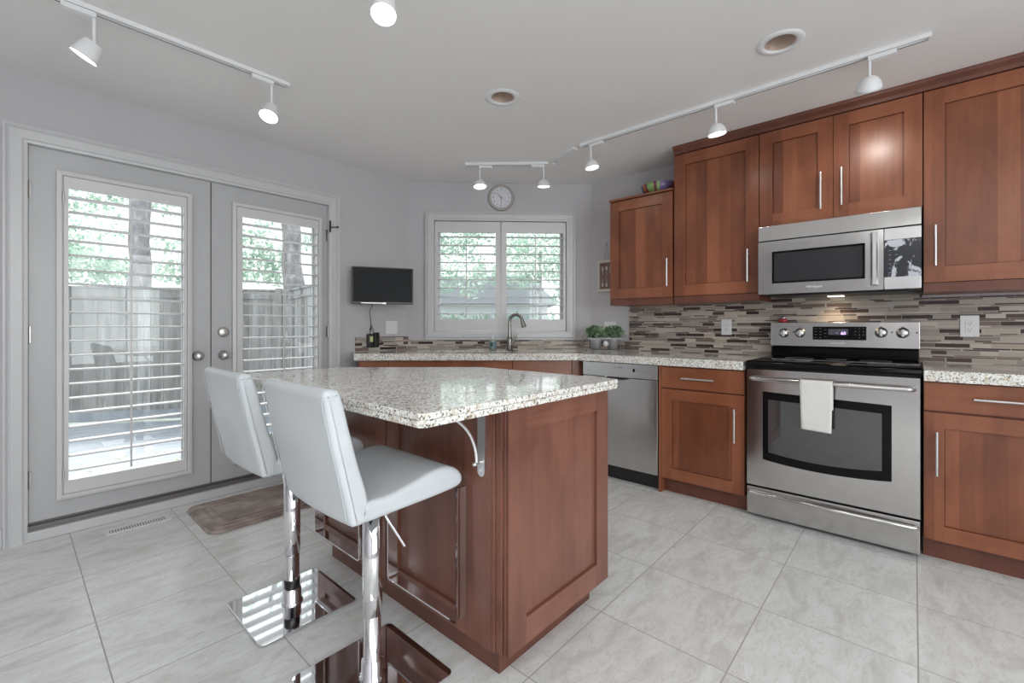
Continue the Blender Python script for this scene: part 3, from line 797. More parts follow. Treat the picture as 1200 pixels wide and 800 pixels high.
# towel over the oven handle
b = MB(); nx, nz = 12, 40
vs = []
for i in range(nx + 1):
    u = i / nx; x = .284 + .146 * u
    for k in range(nz + 1):
        v = k / nz
        if v < .22: a = v / .22; z = .68 + a * .139; y = -.0497
        elif v < .34: a = (v - .22) / .12 * pi; z = .819 + .0155 * sin(a); y = -.066 + .0165 * cos(a)
        else: a = (v - .34) / .66; z = .819 - a * .250; y = -.0825 - .004 * a
        y += (-.003 * abs(sin(u * 9 + v * 3)) * (max(0, v - .36)) * 1.6)
        xx = x + (.012 * (u - .5) * -1) * max(0, v - .4) + (.006 * max(0, v - .4) if u < .5 else 0)
        vs.append((xx, y, z - .006 * u * (v > .5) * v))
b.add(vs, [(i * (nz + 1) + k, (i + 1) * (nz + 1) + k, (i + 1) * (nz + 1) + k + 1, i * (nz + 1) + k + 1) for i in range(nx) for k in range(nz)], smooth=True)
o = b.build('hand_towel', M['cloth']); o.matrix_world = frame(2.95, .748, 0, R90)
so = o.modifiers.new('thick', 'SOLIDIFY'); so.thickness = .0022; so.offset = 1 if 0 else 0
tag(o, 'white cotton towel folded over the oven door handle', 'towel')

# red jar on the backguard
t = thing('seasoning_jar', 'small red jar with a silver top standing on the range backguard', 'jar', (3.552, .672, 1.1505))
MB().lathe([(.001, 0), (.026, 0), (.030, .006), (.027, .020), (.022, .026), (.001, .026)], seg=24).build('jar_body', M['red'], t)
MB().lathe([(.020, .026), (.022, .028), (.021, .036), (.010, .041), (.001, .041)], seg=24).build('lid', M['alu'], t)

# ------------------------------------------------------------------ microwave
t = thing('microwave_oven', 'stainless over-the-range microwave under the short wall cabinet', 'microwave', (3.20, .745, 0), R90)
W = .775; z0, z1 = 1.326, 1.758
MB().box(.002, W - .002, .030, .402, z0 + .004, z1 - .002).build('body', M['black'], t)
vt = MB().prism([(0, 1.664), (.004, 1.756), (.030, 1.758), (.030, 1.664)], .001, W - .001, axis='x').build('vent_grille', M['steel'], t, bevel=.002)
# door
mx0, mx1 = .078, .540; mz0, mz1 = 1.392, 1.592
xd = .620
d = MB().box(.001, mx0, 0, .030, z0, 1.657).box(mx1, xd, 0, .030, z0, 1.657).box(mx0, mx1, 0, .030, z0, mz0).box(mx0, mx1, 0, .030, mz1, 1.657)
md = d.build('door', M['steel'], t)
mw = MB().box(mx0, mx1, .004, .012, mz0, mz1).build('door_window', M['microglass'], md)
MB().sweep_frame(mx0 + .012, mx1 - .012, mz0 + .012, mz1 - .012, [(0, .0035), (.012, .0035)]).build('window_border', M['blackgloss'], mw)
hd = MB().prism([(.562, 0), (.568, -.030), (.575, -.040), (.590, -.040), (.597, -.030), (.600, 0), (.592, 0), (.590, -.028), (.572, -.028), (.570, 0)], 1.352, 1.640).build('handle', M['steelpale'], md)
MB().box(xd + .003, W - .001, 0, .030, z0, 1.392).build('panel_trim', M['steelpale'], t, bevel=.002)
MB().box(xd + .003, W - .001, 0, .030, 1.594, 1.657).build('panel_trim', M['steelpale'], t, bevel=.002)
cp = tag(MB().box(xd + .003, W - .001, .001, .030, 1.3922, 1.5938).build('control_panel', M['film'], t), 'black control panel partly covered by peeling pale film')
kk = MB()
for r_ in range(6):
    for c_ in range(2): kk.box(xd + .022 + c_ * .026, xd + .032 + c_ * .026, -.0002, .001, 1.535 - r_ * .024, 1.5375 - r_ * .024)
kk.build('key_marks', M['greytext'], cp)
MB().text('Whirlpool', .019, Matrix.Translation((.300, -.0008, 1.362)) @ TX).build('brand_lettering', M['silvertext'], md)
MB().box(.05, W - .05, .06, .36, z0 - .010, z0 + .004).build('underside_filter', M['black'], t)
MB().box(.335, .415, .27, .33, z0 - .013, z0 - .009).build('cooktop_lamp', M['glowdim'], t)
lamp('cooktop_light', 'SPOT', (3.49, .37, 1.308), 2.6, (1, .78, .52), (3.53, .37, .95), spot_size=radians(125), spot_blend=.7, shadow_soft_size=.03)

# ------------------------------------------------------------------ island
t = thing('kitchen_island', 'red-stained kitchen island with shaker panels in the middle of the floor', 'island', (0, 0, 0))
IX0, IX1, IY0, IY1 = 1.012, 1.630, .950, 2.185
ZT = .876
b = MB().prism([(IX0 + .020, IY0 + .016), (IX1, IY0 + .016), (IX1, 1.62), (1.15, IY1 - .02), (IX0 + .020, IY1 - .02)], .10, ZT)
b.build('carcass', M['woodi'], t)
b = MB().prism([(1.056, 1.0), (1.598, 1.0), (1.598, 1.58), (1.12, 2.125), (1.056, 2.125)], .0005, .0995)
b.build('toe_kick', M['wooddark'], t)
# end panel facing the range side
pe = thing('end_panel', None, None); pe.parent = t
sh = shaker(1.028, IX1, .10, ZT, .085, IY0 - .018, .020, .010).build('end_panel', [M['woodi'], M['woodih'], M['woodi']], t); bpy.data.objects.remove(pe)
# corner post with stepped moulding
MB().box(IX0 - .002, IX0 + .020, IY0 + .042, IY0 + .090, .10, ZT).build('corner_stile', M['woodi'], t)
MB().box(IX0, 1.027, IY0 + .030, IY0 + .042, .10, ZT).box(IX0 + .006, 1.027, IY0 + .004, IY0 + .030, .10, ZT).box(IX0 + .012, 1.027, IY0 - .008, IY0 + .004, .10, ZT).build('corner_moulding', M['woodi'], t, bevel=.002)
# panels on the seating side (facing -x): local frame of that side
def side_panel(y1, y0):
    sh = shaker(0, y1 - y0, .10, ZT, .075, 0, .020, .010)
    o = sh.build('side_panel', [M['woodi'], M['woodih'], M['woodi']], t); o.matrix_local = frame(IX0, y1, 0, R90)
side_panel(IY1, 1.588); side_panel(1.580, 1.042)
# top
ic = [(.655, .889), (.669, .875), (1.608, .875), (1.622, .889), (1.622, 1.66), (1.13, 2.19), (.700, 2.20), (.655, 2.155)]
icc = Vector((1.14, 1.53)); b = MB().prism(ic, .8975, .9145).prism([(icc.x + (x - icc.x) * .997, icc.y + (y - icc.y) * .998) for x, y in ic], .8785, .8968)
tag(b.build('island_countertop', M['granite'], bevel=.0025), 'thick speckled granite slab on the kitchen island', 'countertop')
# bracket
t = thing('countertop_bracket', 'curved chrome bracket under the island overhang', 'bracket', (IX0, 1.048, 0), R90)
br = []
for k in range(9): a = pi + pi * k / 8; br.append((.016 + .016 * cos(a), .660 + .016 * sin(a)))
MB().prism([(.032, .878), (.0, .878)] + br, -.007, -.003, axis='y').build('wall_plate', M['alu'], t)
MB().box(0, .032, -.24, -.007, .874, .878).build('top_plate', M['alu'], t)
pts = [(.016, -.200 + .0 * k, .868) for k in range(1)]
pts = [(.016, -.026 - .182 * (1 - cos(a)), .694 + .172 * sin(a)) for a in [pi / 2 * k / 14 for k in range(15)]]
MB().tube(pts, .0055, 12).sphere((.016, -.212, .866), .0085).build('curved_rod', M['chrome'], t)
MB().cyl((.016, -.005, .692), (.016, -.034, .690), .006).sphere((.016, -.034, .690), .008).build('clamp', M['chrome'], t)
for z in (.850, .665): MB().cyl((.016, -.0065, z), (.016, -.009, z), .004).build('screw', M['chrome'], t)

# ------------------------------------------------------------------ bar stools
def cr(pts, per=6, closed=True):
    out = []; n = len(pts)
    for i in range(n):
        p0, p1, p2, p3 = (Vector(pts[(i + k) % n]) for k in (-1, 0, 1, 2))
        for k in range(per):
            t_ = k / per
            out.append(.5 * ((2 * p1) + (-p0 + p2) * t_ + (2 * p0 - 5 * p1 + 4 * p2 - p3) * t_ ** 2 + (-p0 + 3 * p1 - 3 * p2 + p3) * t_ ** 3))
    return [(p.x, p.y) for p in out]
def loft(prof, wy, rnd, ny=14, dish=0, smooth=True):
    """side profile (x,z) swept across y in +-wy with rounded ends"""
    c = Vector((sum(p[0] for p in prof) / len(prof), sum(p[1] for p in prof) / len(prof)))
    n = len(prof); rows = []
    # inward offset direction per vertex
    offs = []
    for i in range(n):
        a = Vector(prof[i - 1]); b_ = Vector(prof[(i + 1) % n]); d = (b_ - a).normalized()
        nr = Vector((-d.y, d.x))
        offs.append(nr)
    area = sum(prof[i][0] * prof[(i + 1) % n][1] - prof[(i + 1) % n][0] * prof[i][1] for i in range(n))
    sg = 1 if area > 0 else -1
    ys = []
    for k in range(6): a = pi / 2 * k / 5; ys.append((-wy + rnd * (1 - cos(pi / 2 - a)) if 0 else -wy + rnd * (1 - sin(a)), rnd * (1 - cos(a)) if 0 else rnd * (1 - sin(pi / 2 * 0 + a)) * 0))
    ys = []
    for k in range(6):
        a = pi / 2 * k / 5            # 0: at the very end, inset by rnd; pi/2: full section
        ys.append((-wy + rnd * (1 - cos(a)) , rnd * (1 - sin(a))))
    mid = [(-wy + rnd + (2 * wy - 2 * rnd) * k / ny, 0) for k in range(1, ny)]
    ys = ys + mid + [(-y, i_) for y, i_ in reversed(ys)]
    b = MB(); vs = []
    for y, ins in ys:
        u = y / wy
        for i, p in enumerate(prof):
            q = Vector(p) + offs[i] * ins * sg
            vs.append((q.x + dish * (u * u), y, q.y))
    R = len(ys)
    b.add(vs, [(r * n + i, r * n + (i + 1) % n, (r + 1) * n + (i + 1) % n, (r + 1) * n + i) for r in range(R - 1) for i in range(n)], smooth=True)
    b.add(vs[:n], [tuple(range(n))]); b.add(vs[-n:], [tuple(range(n))])
    return b
def make_stool(label, loc, ring_black=False):
    t = thing('bar_stool', label, 'bar stool', loc, 0, 'white leather bar stools at the island')
    # base plate
    pl = rrect(0, 0, .184, .184, .022, 0, 6)
    MB().prism(pl, .0015, .010).build('base_plate', M['chrome'], t, bevel=.003)
    lo = MB().lathe([(.001, .0105), (.040, .0105), (.040, .014), (.034, .018), (.034, .062), (.0275, .066), (.0265, .215), (.001, .215)], seg=36)
    lo.build('lower_column', M['chrome'], t)
    if ring_black: tag(MB().lathe([(.0278, .068), (.0290, .070), (.0290, .104), (.0278, .106)], seg=36).build('column_ring', M['black'], t), 'black ring on the chrome column')
    MB().lathe([(.0285, .207), (.0308, .209), (.0308, .575), (.001, .575)], seg=36).build('upper_column', M['chrome'], t)
    MB().box(-.10, .10, -.08, .08, .575, .592).build('seat_plate', M['black'], t)
    lv = MB().tube([(.015, -.03, .585), (.022, -.042, .524), (.030, -.048, .505), (.071, -.075, .422)], [.004, .004, .0045, .0055], 10)
    lv.build('lift_lever', M['chrome'], t)
    # footrest: flat strip bent to a U, hung from the seat front
    strip = []
    path = [(-.200, .600)] + [(-.200 + .0, .190)] 
    outer_ = [(-.203, .604), (-.203, .190)] + [(-.185 + .018 * cos(a), .184 + .018 * sin(a)) for a in [pi + pi / 2 * k / 6 for k in range(7)]] + \
             [(.185 + .018 * cos(a), .184 + .018 * sin(a)) for a in [1.5 * pi + pi / 2 * k / 6 for k in range(7)]] + [(.203, .190), (.203, .604)]
    inner_ = [(-.197, .604), (-.197, .190)] + [(-.185 + .012 * cos(a), .184 + .012 * sin(a)) for a in [pi + pi / 2 * k / 6 for k in range(7)]] + \
             [(.185 + .012 * cos(a), .184 + .012 * sin(a)) for a in [1.5 * pi + pi / 2 * k / 6 for k in range(7)]] + [(.197, .190), (.197, .604)]
    outer_ = [(y * .985, z) for y, z in outer_]; inner_ = [(y * .985, z) for y, z in inner_]
    b = MB(); n = len(outer_)
    for x in (.180, .222):
        pass
    vs = [(.182, y, z) for y, z in outer_] + [(.182, y, z) for y, z in inner_] + [(.222, y, z) for y, z in outer_] + [(.222, y, z) for y, z in inner_]
    fs = []
    for i in range(n - 1):
        fs += [(i, i + 1, n + i + 1, n + i), (2 * n + i, 3 * n + i, 3 * n + i + 1, 2 * n + i + 1), (i, 2 * n + i, 2 * n + i + 1, i + 1), (n + i, n + i + 1, 3 * n + i + 1, 3 * n + i)]
    b.add(vs, fs).build('footrest', M['chrome'], t)
    # upholstery
    seat = cr([(-.150, .600), (-.155, .640), (-.125, .652), (-.06, .653), (.02, .668), (.09, .684), (.145, .684), (.186, .666), (.206, .640), (.202, .618), (.175, .608), (.10, .603), (0, .600), (-.08, .598)], 5)
    loft(seat, .202, .014, dish=0).build('seat', M['leather'], t)
    back = cr([(-.192, .606), (-.210, .680), (-.240, .800), (-.264, .925), (-.268, .950), (-.256, .964), (-.232, .962), (-.218, .945), (-.196, .860), (-.170, .760), (-.146, .680), (-.140, .630), (-.150, .600), (-.172, .596)], 5)
    bk = loft(back, .202, .014, dish=.012).build('backrest', M['leather'], t)
    for s in (-1, 1):
        sm = MB(); sm.tube([(x + .0125, s * .196, z) for x, z in ((-.205, .620), (-.218, .690), (-.246, .812), (-.270, .925), (-.268, .950))], .0012, 6)
        sm.build('piping', M['leather'], bk)
    return t
make_stool('white leather bar stool with chrome base, the nearer one at the island corner', (.775, 1.292, 0))
make_stool('white leather bar stool with chrome base, the farther one nearest the patio doors', (.765, 1.880, 0), True)

# ------------------------------------------------------------------ rug and floor vent
b = MB(); nx, ny = 210, 140; LX, LY = .80, .53
vs = []
def rr_sd(x, y, hx, hy, r):
    qx, qy = abs(x) - hx + r, abs(y) - hy + r
    return hypot(max(qx, 0), max(qy, 0)) + min(max(qx, qy), 0) - r
for i in range(nx + 1):
    for k in range(ny + 1):
        x = -LX / 2 + LX * i / nx; y = -LY / 2 + LY * k / ny
        # pull the corners in to round them
        d_ = rr_sd(x, y, LX / 2, LY / 2, .06)
        if d_ > 0:
            cx = (LX / 2 - .06) * (1 if x > 0 else -1); cy = (LY / 2 - .06) * (1 if y > 0 else -1)
            v = Vector((x - cx, y - cy)); v = v.normalized() * .06; x, y = cx + v.x, cy + v.y; d_ = 0
        e = -d_
        z = .016 * min(1, (e + .0005) / .012) ** .5
        for g_ in (.022, .072, .115): z -= .010 * math.exp(-((e - g_) / .0065) ** 2)
        vs.append((x, y, max(.001, z)))
b.add(vs, [(i * (ny + 1) + k, (i + 1) * (ny + 1) + k, (i + 1) * (ny + 1) + k + 1, i * (ny + 1) + k + 1) for i in range(nx) for k in range(ny)], smooth=True)
o = b.build('bath_style_mat', M['rug']); o.name = 'floor_mat'; o.location = (1.115, 3.065, 0)
tag(o, 'taupe plush mat with grooved border on the tiles before the doors', 'mat')
t = thing('floor_vent', 'white slotted floor register in the tiles before the left door', 'vent', (.347, 3.225, .0005))
MB().sweep_frame(.018, .268, .018, .070, [(0, 0), (0, .004), (.018, .002), (.018, 0)])
b = MB().box(0, .286, 0, .018, 0, .004).box(0, .286, .070, .088, 0, .004).box(0, .018, .018, .070, 0, .004).box(.268, .286, .018, .070, 0, .004)
b.build('frame', M['whiteplastic'], t, bevel=.001)
b = MB()
for k in range(21): x = .022 + k * .0119; b.box(x, x + .0062, .018, .070, .0008, .0032)
b.build('grille', M['whiteplastic'], t)
MB().box(.018, .268, .018, .070, 0, .0006).build('duct_opening', M['bronze'], t)

# ------------------------------------------------------------------ television, switches, outlets, chargers
ang = radians(-26.7)
t = thing('television', 'small black flat television on a swing arm left of the window', 'television', (1.819, 3.34, 1.455), ang)
TW, TH_ = .486, .300
MB().box(0, TW, 0, .032, -TH_ / 2, TH_ / 2).build('housing', M['black'], t, bevel=.004)
MB().box(.010, TW - .010, -.0012, .001, -TH_ / 2 + .018, TH_ / 2 - .009).build('screen', M['screen'], t)
MB().box(.070, .240, -.006, .0, -TH_ / 2 + .004, -TH_ / 2 + .010).build('bottom_strip', M['alu'], t, bevel=.001)
MB().box(.238, .266, -.008, .0, -TH_ / 2 - .001, -TH_ / 2 + .012).build('power_button', M['alu'], t, bevel=.002)
inv = frame(1.819, 3.34, 1.455, ang).inverted()
mp = inv @ Vector((2.02, YL - .004, 1.455)); mq = Vector((TW / 2, .045, 0)); me_ = Vector((TW * .42, .10, 0))
a = MB().tube([mp, (mp + mq) / 2, mq], .012, 10).box(TW / 2 - .05, TW / 2 + .05, .032, .045, -.05, .05)
a.build('swing_arm', M['black'], t)
cx = 2.045
b = MB().tube([(1.985, 3.305, 1.300), (1.99, 3.36, 1.25), (2.035, 3.425, 1.20), (2.045, 3.43, 1.14), (2.042, 3.432, 1.09), (2.035, 3.43, 1.062)], .0028, 8)
b.tube([(2.045, 3.43, 1.14), (2.060, 3.43, 1.105), (2.068, 3.428, 1.075)], .0022, 8)
b.tube([(2.043, 3.431, 1.115), (2.040, 3.432, 1.09)], .007, 8)
b.build('power_cord', M['black'], t, M=inv)
for x, w_, z0_, z1_, y_, lab in ((2.000, .056, .945, 1.060, 3.400, 'black plug-in charger with a pale green sticker, left of its twin'), (2.062, .050, .950, 1.072, 3.402, 'plain black plug-in charger right of the stickered one')):
    t = thing('power_adapter', lab, 'charger', (x, y_, z0_), 0)
    MB().box(0, w_, 0, .0325 if x < 2.03 else .031, 0, z1_ - z0_).build('housing', M['black'], t, bevel=.010, seg=3)
    if x < 2.03: tag(MB().box(.016, .046, -.0008, .0008, .048, .094).build('sticker', M['label'], t), 'pale green sticker')
def plate(name, label, mtx, w_, h_, kind):
    t = thing(name, label, 'outlet' if kind == 'outlet' else 'switch', mtx.translation, mtx.to_euler().z)
    MB().box(-w_ / 2, w_ / 2, -.006, -.0005, -h_ / 2, h_ / 2).build('wall_plate', M['whiteplastic'], t, bevel=.002)
    if kind == 'outlet':
        r_ = MB().box(-.017, .017, -.0085, -.006, -.034, .034).build('receptacle', M['whiteplastic'], t, bevel=.001)
        for z in (.018, -.018):
            MB().box(-.0075, -.0055, -.0092, -.0084, z - .004, z + .005).box(.0055, .0075, -.0092, -.0084, z - .004, z + .004).cyl((0, -.0084, z - .011), (0, -.0092, z - .011), .0025).build('socket_slot', M['darkgap'], r_)
    else:
        n_ = max(1, round(w_ / .06))
        for k in range(n_):
            x = (k - (n_ - 1) / 2) * .046
            MB().box(x - .016, x + .016, -.0085, -.006, -.033, .033).build('rocker', M['whiteplastic'], t, bevel=.001)
    return t
plate('light_switch', 'white two-gang switch plate between the television and the window', frame(2.252, YL, 1.113), .118, .118, 'switch')
plate('light_switch', 'white switch plate on the wall behind the potted herbs', frame(XR, 2.035, 1.105, R90), .118, .118, 'switch')
plate('wall_outlet', 'white outlet on the mosaic left of the range', frame(XR - .009, 1.050, 1.118, R90), .072, .117, 'outlet')
plate('wall_outlet', 'white outlet on the mosaic right of the range', frame(XR - .009, -.232, 1.125, R90), .076, .120, 'outlet')

# ------------------------------------------------------------------ clock
t = thing('wall_clock', 'round grey-rimmed wall clock above the kitchen window', 'clock', dpt(.852, .0, 2.302), RZD)
RX = Matrix.Rotation(radians(90), 4, 'X')
MB().lathe([(.001, .0005), (.116, .0005), (.120, .012), (.116, .026), (.098, .030), (.093, .022), (.001, .022)], seg=48, M=RX).build('rim', M['greyring'], t)
MB().lathe([(.001, .0225), (.0925, .0225)], seg=48, M=RX).build('dial', M['clockface'], t)
nm_ = MB()
for k in range(1, 13):
    a = pi / 2 - 2 * pi * k / 12
    nm_.text(str(k), .024, Matrix.Translation((.074 * cos(a), -.0232, .074 * sin(a))) @ TX, ext=.0003)
nm_.build('numerals', M['darktext'], t)
def hand(a, l, w_, y, nm__, mat):
    d_ = Vector((sin(a), 0, cos(a))); n_ = Vector((cos(a), 0, -sin(a)))
    q_ = [d_ * -.012 + n_ * w_, d_ * l + n_ * w_ * .5, d_ * l - n_ * w_ * .5, d_ * -.012 - n_ * w_]
    MB().add([p + Vector((0, y, 0)) for p in q_] + [p + Vector((0, y - .001, 0)) for p in q_], [(0, 1, 2, 3), (4, 5, 6, 7), (0, 1, 5, 4), (1, 2, 6, 5), (2, 3, 7, 6), (3, 0, 4, 7)]).build(nm__, mat, t)
hand(radians(-45), .054, .0028, -.0255, 'hour_hand', M['black']); hand(radians(181), .074, .0022, -.0272, 'minute_hand', M['black']); hand(radians(130), .076, .0007, -.029, 'second_hand', M['red'])

# ------------------------------------------------------------------ faucet, soap
fb = dpt(.925, .150, CT + .0008)
t = thing('kitchen_faucet', 'brushed metal pull-down gooseneck faucet behind the sink', 'faucet', fb, RZD)
MB().lathe([(.001, 0), (.030, 0), (.030, .006), (.025, .012), (.023, .09), (.020, .12), (.001, .12)], seg=28).build('base', M['darknickel'], t)
pts = [(0, 0, .10), (0, 0, .16), (0, 0, .22)]
dirv = Vector((.92, -.30, 0)).normalized(); R_ = .058
for k in range(0, 15):
    a = pi * k / 14 * .93
    pts.append(tuple(dirv * (R_ * (1 - cos(a))) + Vector((0, 0, .245 + R_ * 1.15 * sin(a)))))
end = Vector(pts[-1]); MB().tube(pts, [.019, .0155] + [.0142] * (len(pts) - 2), 16).build('gooseneck', M['darknickel'], t)
dd_ = (Vector(pts[-1]) - Vector(pts[-2])).normalized()
MB().cyl(end - dd_ * .006, end + dd_ * .055, .0165, .0215).cyl(end + dd_ * .055, end + dd_ * .062, .0220, .0205).build('spray_head', M['darknickel'], t)
MB().tube([(.008, -.004, .045), (.030, -.012, .075), (.052, -.018, .115), (.056, -.018, .16)], [.018, .014, .010, .007], 12).build('lever_handle', M['darknickel'], t)
sp = dpt(.775, .17, CT + .0008)
t = thing('soap_dispenser', 'small soap pump bottle with a dark label left of the faucet', 'soap bottle', sp, RZD)
MB().lathe([(.001, 0), (.028, 0), (.031, .006), (.031, .078), (.024, .094), (.012, .100), (.001, .100)], seg=26).build('bottle', M['soapgreen'], t)
MB().lathe([(.0316, .018), (.0316, .070)], seg=26).build('paper_label', M['tealsoap'], t)
MB().box(-.018, -.001, -.0335, -.028, .035, .066).build('dark_badge', M['black'], t)
MB().cyl((0, 0, .100), (0, 0, .112), .013).cyl((0, 0, .112), (0, 0, .138), .0045).cyl((0, 0, .138), (0, 0, .148), .010).tube([(0, 0, .144), (.02, -.01, .145), (.036, -.016, .138)], .0042, 8).build('pump', M['whiteplastic'], t)

# ------------------------------------------------------------------ herb planter
def leaves(clusters, size, nrm_jit=1.0, seed=1, stretch=1.6, up=0.0):
    rnd = random.Random(seed); b = MB()
    for (cx, cy, cz, rx, ry, rz_, n) in clusters:
        for _ in range(n):
            while True:
                x, y, z = rnd.uniform(-1, 1), rnd.uniform(-1, 1), rnd.uniform(-1, 1)
                if x * x + y * y + z * z < 1: break
            c = Vector((cx + x * rx, cy + y * ry, cz + z * rz_))
            d = Vector((rnd.gauss(0, 1), rnd.gauss(0, 1), rnd.gauss(0, 1) + up)).normalized(); e = d.orthogonal().normalized()
            e = Matrix.Rotation(rnd.uniform(0, 2 * pi), 3, d) @ e; s = size * rnd.uniform(.6, 1.3)
            f = d.cross(e) * s * .18
            b.add([c - d * s * stretch / 2, c + e * s * .5 + f, c + d * s * stretch / 2, c - e * s * .5 + f], [(0, 1, 2, 3)])
    return b
pp = Vector((3.415, 1.985, CT + .0008))
t = thing('herb_caddy', 'grey metal caddy of two buckets with bushy green herbs on the counter', 'planter', pp, radians(-48.2))
def bucket(x):
    k = MB().lathe([(.001, .008), (.040, .008), (.050, .105), (.053, .107), (.051, .110), (.046, .106), (.001, .098)], (x, 0, 0), 28).build('bucket', M['zinc'], t)
    MB().lathe([(.0505, .090), (.0525, .092), (.0508, .096)], (x, 0, 0), 28).build('bucket_band', M['zinc'], k)
    MB().lathe([(.001, .1), (.045, .1)], (x, 0, 0), 20).build('soil', M['soil'], k)
bucket(-.072); bucket(.072)
b = MB()
for z in (.003, .108):
    b.tube([(-.150, -.058, z), (.150, -.058, z), (.155, -.05, z), (.155, .05, z), (.150, .058, z), (-.150, .058, z), (-.155, .05, z), (-.155, -.05, z)], .0035, 8, closed=True)
for x in (-.150, .150):
    for y in (-.056, .056): b.tube([(x, y, .003), (x, y, .108)], .003, 8)
for s in (-1, 1): b.tube([(s * .153, -.035, .108), (s * .175, -.03, .125), (s * .180, 0, .135), (s * .175, .03, .125), (s * .153, .035, .108)], .003, 8)
b.box(-.150, .150, -.060, -.0565, .100, .112).box(-.15, .15, -.055, .055, .0, .004)
b.build('wire_tray', M['wire'], t)
MB().lathe([(.001, 0), (.026, 0), (.026, .004), (.001, .006)], (0, -.061, .062), 24, M=RX).build('round_tag', M['zinc'], t)
for s in (-1, 1):
    lv = leaves([(s * .074, 0, .158, .088, .074, .055, 330), (s * .060, -.01, .138, .080, .065, .040, 170), (s * .09, 0, .19, .04, .04, .03, 50)], .021, seed=5 + s)
    st = MB()
    rnd = random.Random(s)
    for _ in range(14):
        a = rnd.uniform(0, 6.28); r = rnd.uniform(.01, .06)
        st.tube([(s * .072 + .2 * r * cos(a), .2 * r * sin(a), .098), (s * .074 + r * cos(a), r * sin(a), .17 + rnd.uniform(0, .03))], .0012, 5)
    f_ = lv.build('foliage', M['herb'], t, normals=False); st.build('stems', M['herb'], f_)

# ------------------------------------------------------------------ hanging plaque and bowl
t = thing('framed_plaque', 'cream framed plaque with cutlery hanging beside the low wall cabinet', 'plaque', (XR - .001, 2.161, 1.436), R90)
w_, h_ = .190, .286
MB().sweep_frame(.026, w_ - .026, .026, h_ - .026, [(0, -.002), (0, -.012), (.004, -.018), (.024, -.018), (.026, -.012), (.026, 0)]).build('frame', M['creamframe'], t)
MB().box(.018, w_ - .018, -.006, -.001, .018, h_ - .018).build('backing_board', M['plateboard'], t)
def cutlery(nm__, x, z0_, z1_, head, bl):
    b = MB().tube([(x, -.008, z0_), (x, -.008, z1_)], .0025, 8)
    if head == 'spoon': b.sphere((x, -.009, z1_), .016, sc=(.65, .25, 1.2))
    elif head == 'fork':
        b.box(x - .009, x + .009, -.010, -.007, z1_ - .012, z1_ - .004)
        for q_ in (-.008, -.003, .003, .008): b.box(x + q_ - .0012, x + q_ + .0012, -.010, -.007, z1_ - .006, z1_ + .022)
    else: b.box(x - .006, x + .003, -.010, -.007, z1_ - .03, z1_ + .028)
    b.build(nm__, M['nickel'], t)
cutlery('fork', .052, .155, .205, 'fork', 1); cutlery('spoon', .092, .140, .212, 'spoon', 1); cutlery('knife', .132, .15, .20, 'knife', 1)
cutlery('spoon', .052, .115, .065, 'spoon', 1); cutlery('fork', .092, .115, .060, 'spoon', 1)
MB().tube([(.062, -.004, h_), (.090, -.010, h_ + .140), (.118, -.004, h_)], .0014, 6).build('hanging_string', M['rope'], t)
o = MB().cyl((.090, -.0005, h_ + .144), (.090, -.018, h_ + .144), .006).sphere((.090, -.020, h_ + .144), .011).build('wall_hook', M['creamframe'])
o.matrix_world = frame(XR, 2.161, 1.436, R90)
tag(o, 'small cream peg on the wall holding up the cutlery plaque', 'hook')
t = thing('striped_bowl', 'glazed bowl with multicoloured stripes on top of the low wall cabinet', 'bowl', (3.435, 1.505, 2.149), radians(75))
b = MB().lathe([(.001, .0), (.060, .0), (.065, .006), (.106, .020), (.130, .048), (.139, .086), (.135, .089), (.120, .052), (.09, .028), (.001, .012)], seg=64)
b.build('bowl_body', M['stripes'], t)

# ------------------------------------------------------------------ lights on the ceiling
for i, (x, y) in enumerate(DLS):
    t = thing('recessed_downlight', ['recessed downlight with a white ring, the one nearer the window', 'recessed downlight with a white ring, the one nearer the right-hand cabinets'][i], 'downlight', (x, y, ZC), 0, 'recessed ceiling downlights')
    MB().lathe([(.066, .004), (.064, -.002), (.072, -.007), (.094, -.006), (.100, -.0005)], seg=48).build('trim_ring', M['lampwhite'], t)
    MB().lathe([(.0655, .0), (.060, .03), (.054, .085), (.050, .10)], seg=48).build('reflector', M['reflector'], t)
    MB().lathe([(.001, .100), (.0505, .100)], seg=48).build('can_top', M['canbulb'], t)

def track(label, p0, p1, group='ceiling light tracks', wid=.034, th=.020):
    p0 = Vector(p0); p1 = Vector(p1); L = (p1 - p0).length; a = atan2(p1.y - p0.y, p1.x - p0.x)
    t = thing('light_track', label, 'light track', (p0.x, p0.y, ZC), a, group)
    MB().box(0, L, -wid / 2, -wid / 2 + .008, -th, -.0005).box(0, L, wid / 2 - .008, wid / 2, -th, -.0005).box(0, L, -wid / 2 + .008, wid / 2 - .008, -.008, -.0005).build('rail', M['lampwhite'], t)
    MB().box(.012, L - .012, wid / 2 - .0065, wid / 2 - .0015, -th - .0006, -th + .004).build('conductor', M['black'], t)
    for x in (0, L - .012): MB().box(x, x + .012, -wid / 2 - .001, wid / 2 + .001, -th - .001, -.0005).build('end_cap', M['lampwhite'], t, bevel=.002)
    return t
track('white light track over the patio door side of the room', (-.5, 2.530), (1.013, 2.530))
track('long white light track running along the wall cabinets', (2.760, 1.80), (2.760, -.060))
track('short white light track parallel to the kitchen window', (2.455, 2.700), (2.885, 2.190))
track('white light track above the island, behind the nearest lamp', (-.45, 1.387), (1.0, 1.387))
b = MB().tube([(2.905, 2.165, ZC - .010), (2.925, 2.13, ZC - .012), (2.90, 2.09, ZC - .012), (2.86, 2.05, ZC - .010)], .012, 10)
b.prism([(2.82, 2.06), (2.87, 2.04), (2.80, 1.85), (2.75, 1.86)], ZC - .020, ZC - .0005)
tag(b.build('track_connector', M['lampwhite']), 'white flexible connector joining the two tracks near the window', 'track connector')

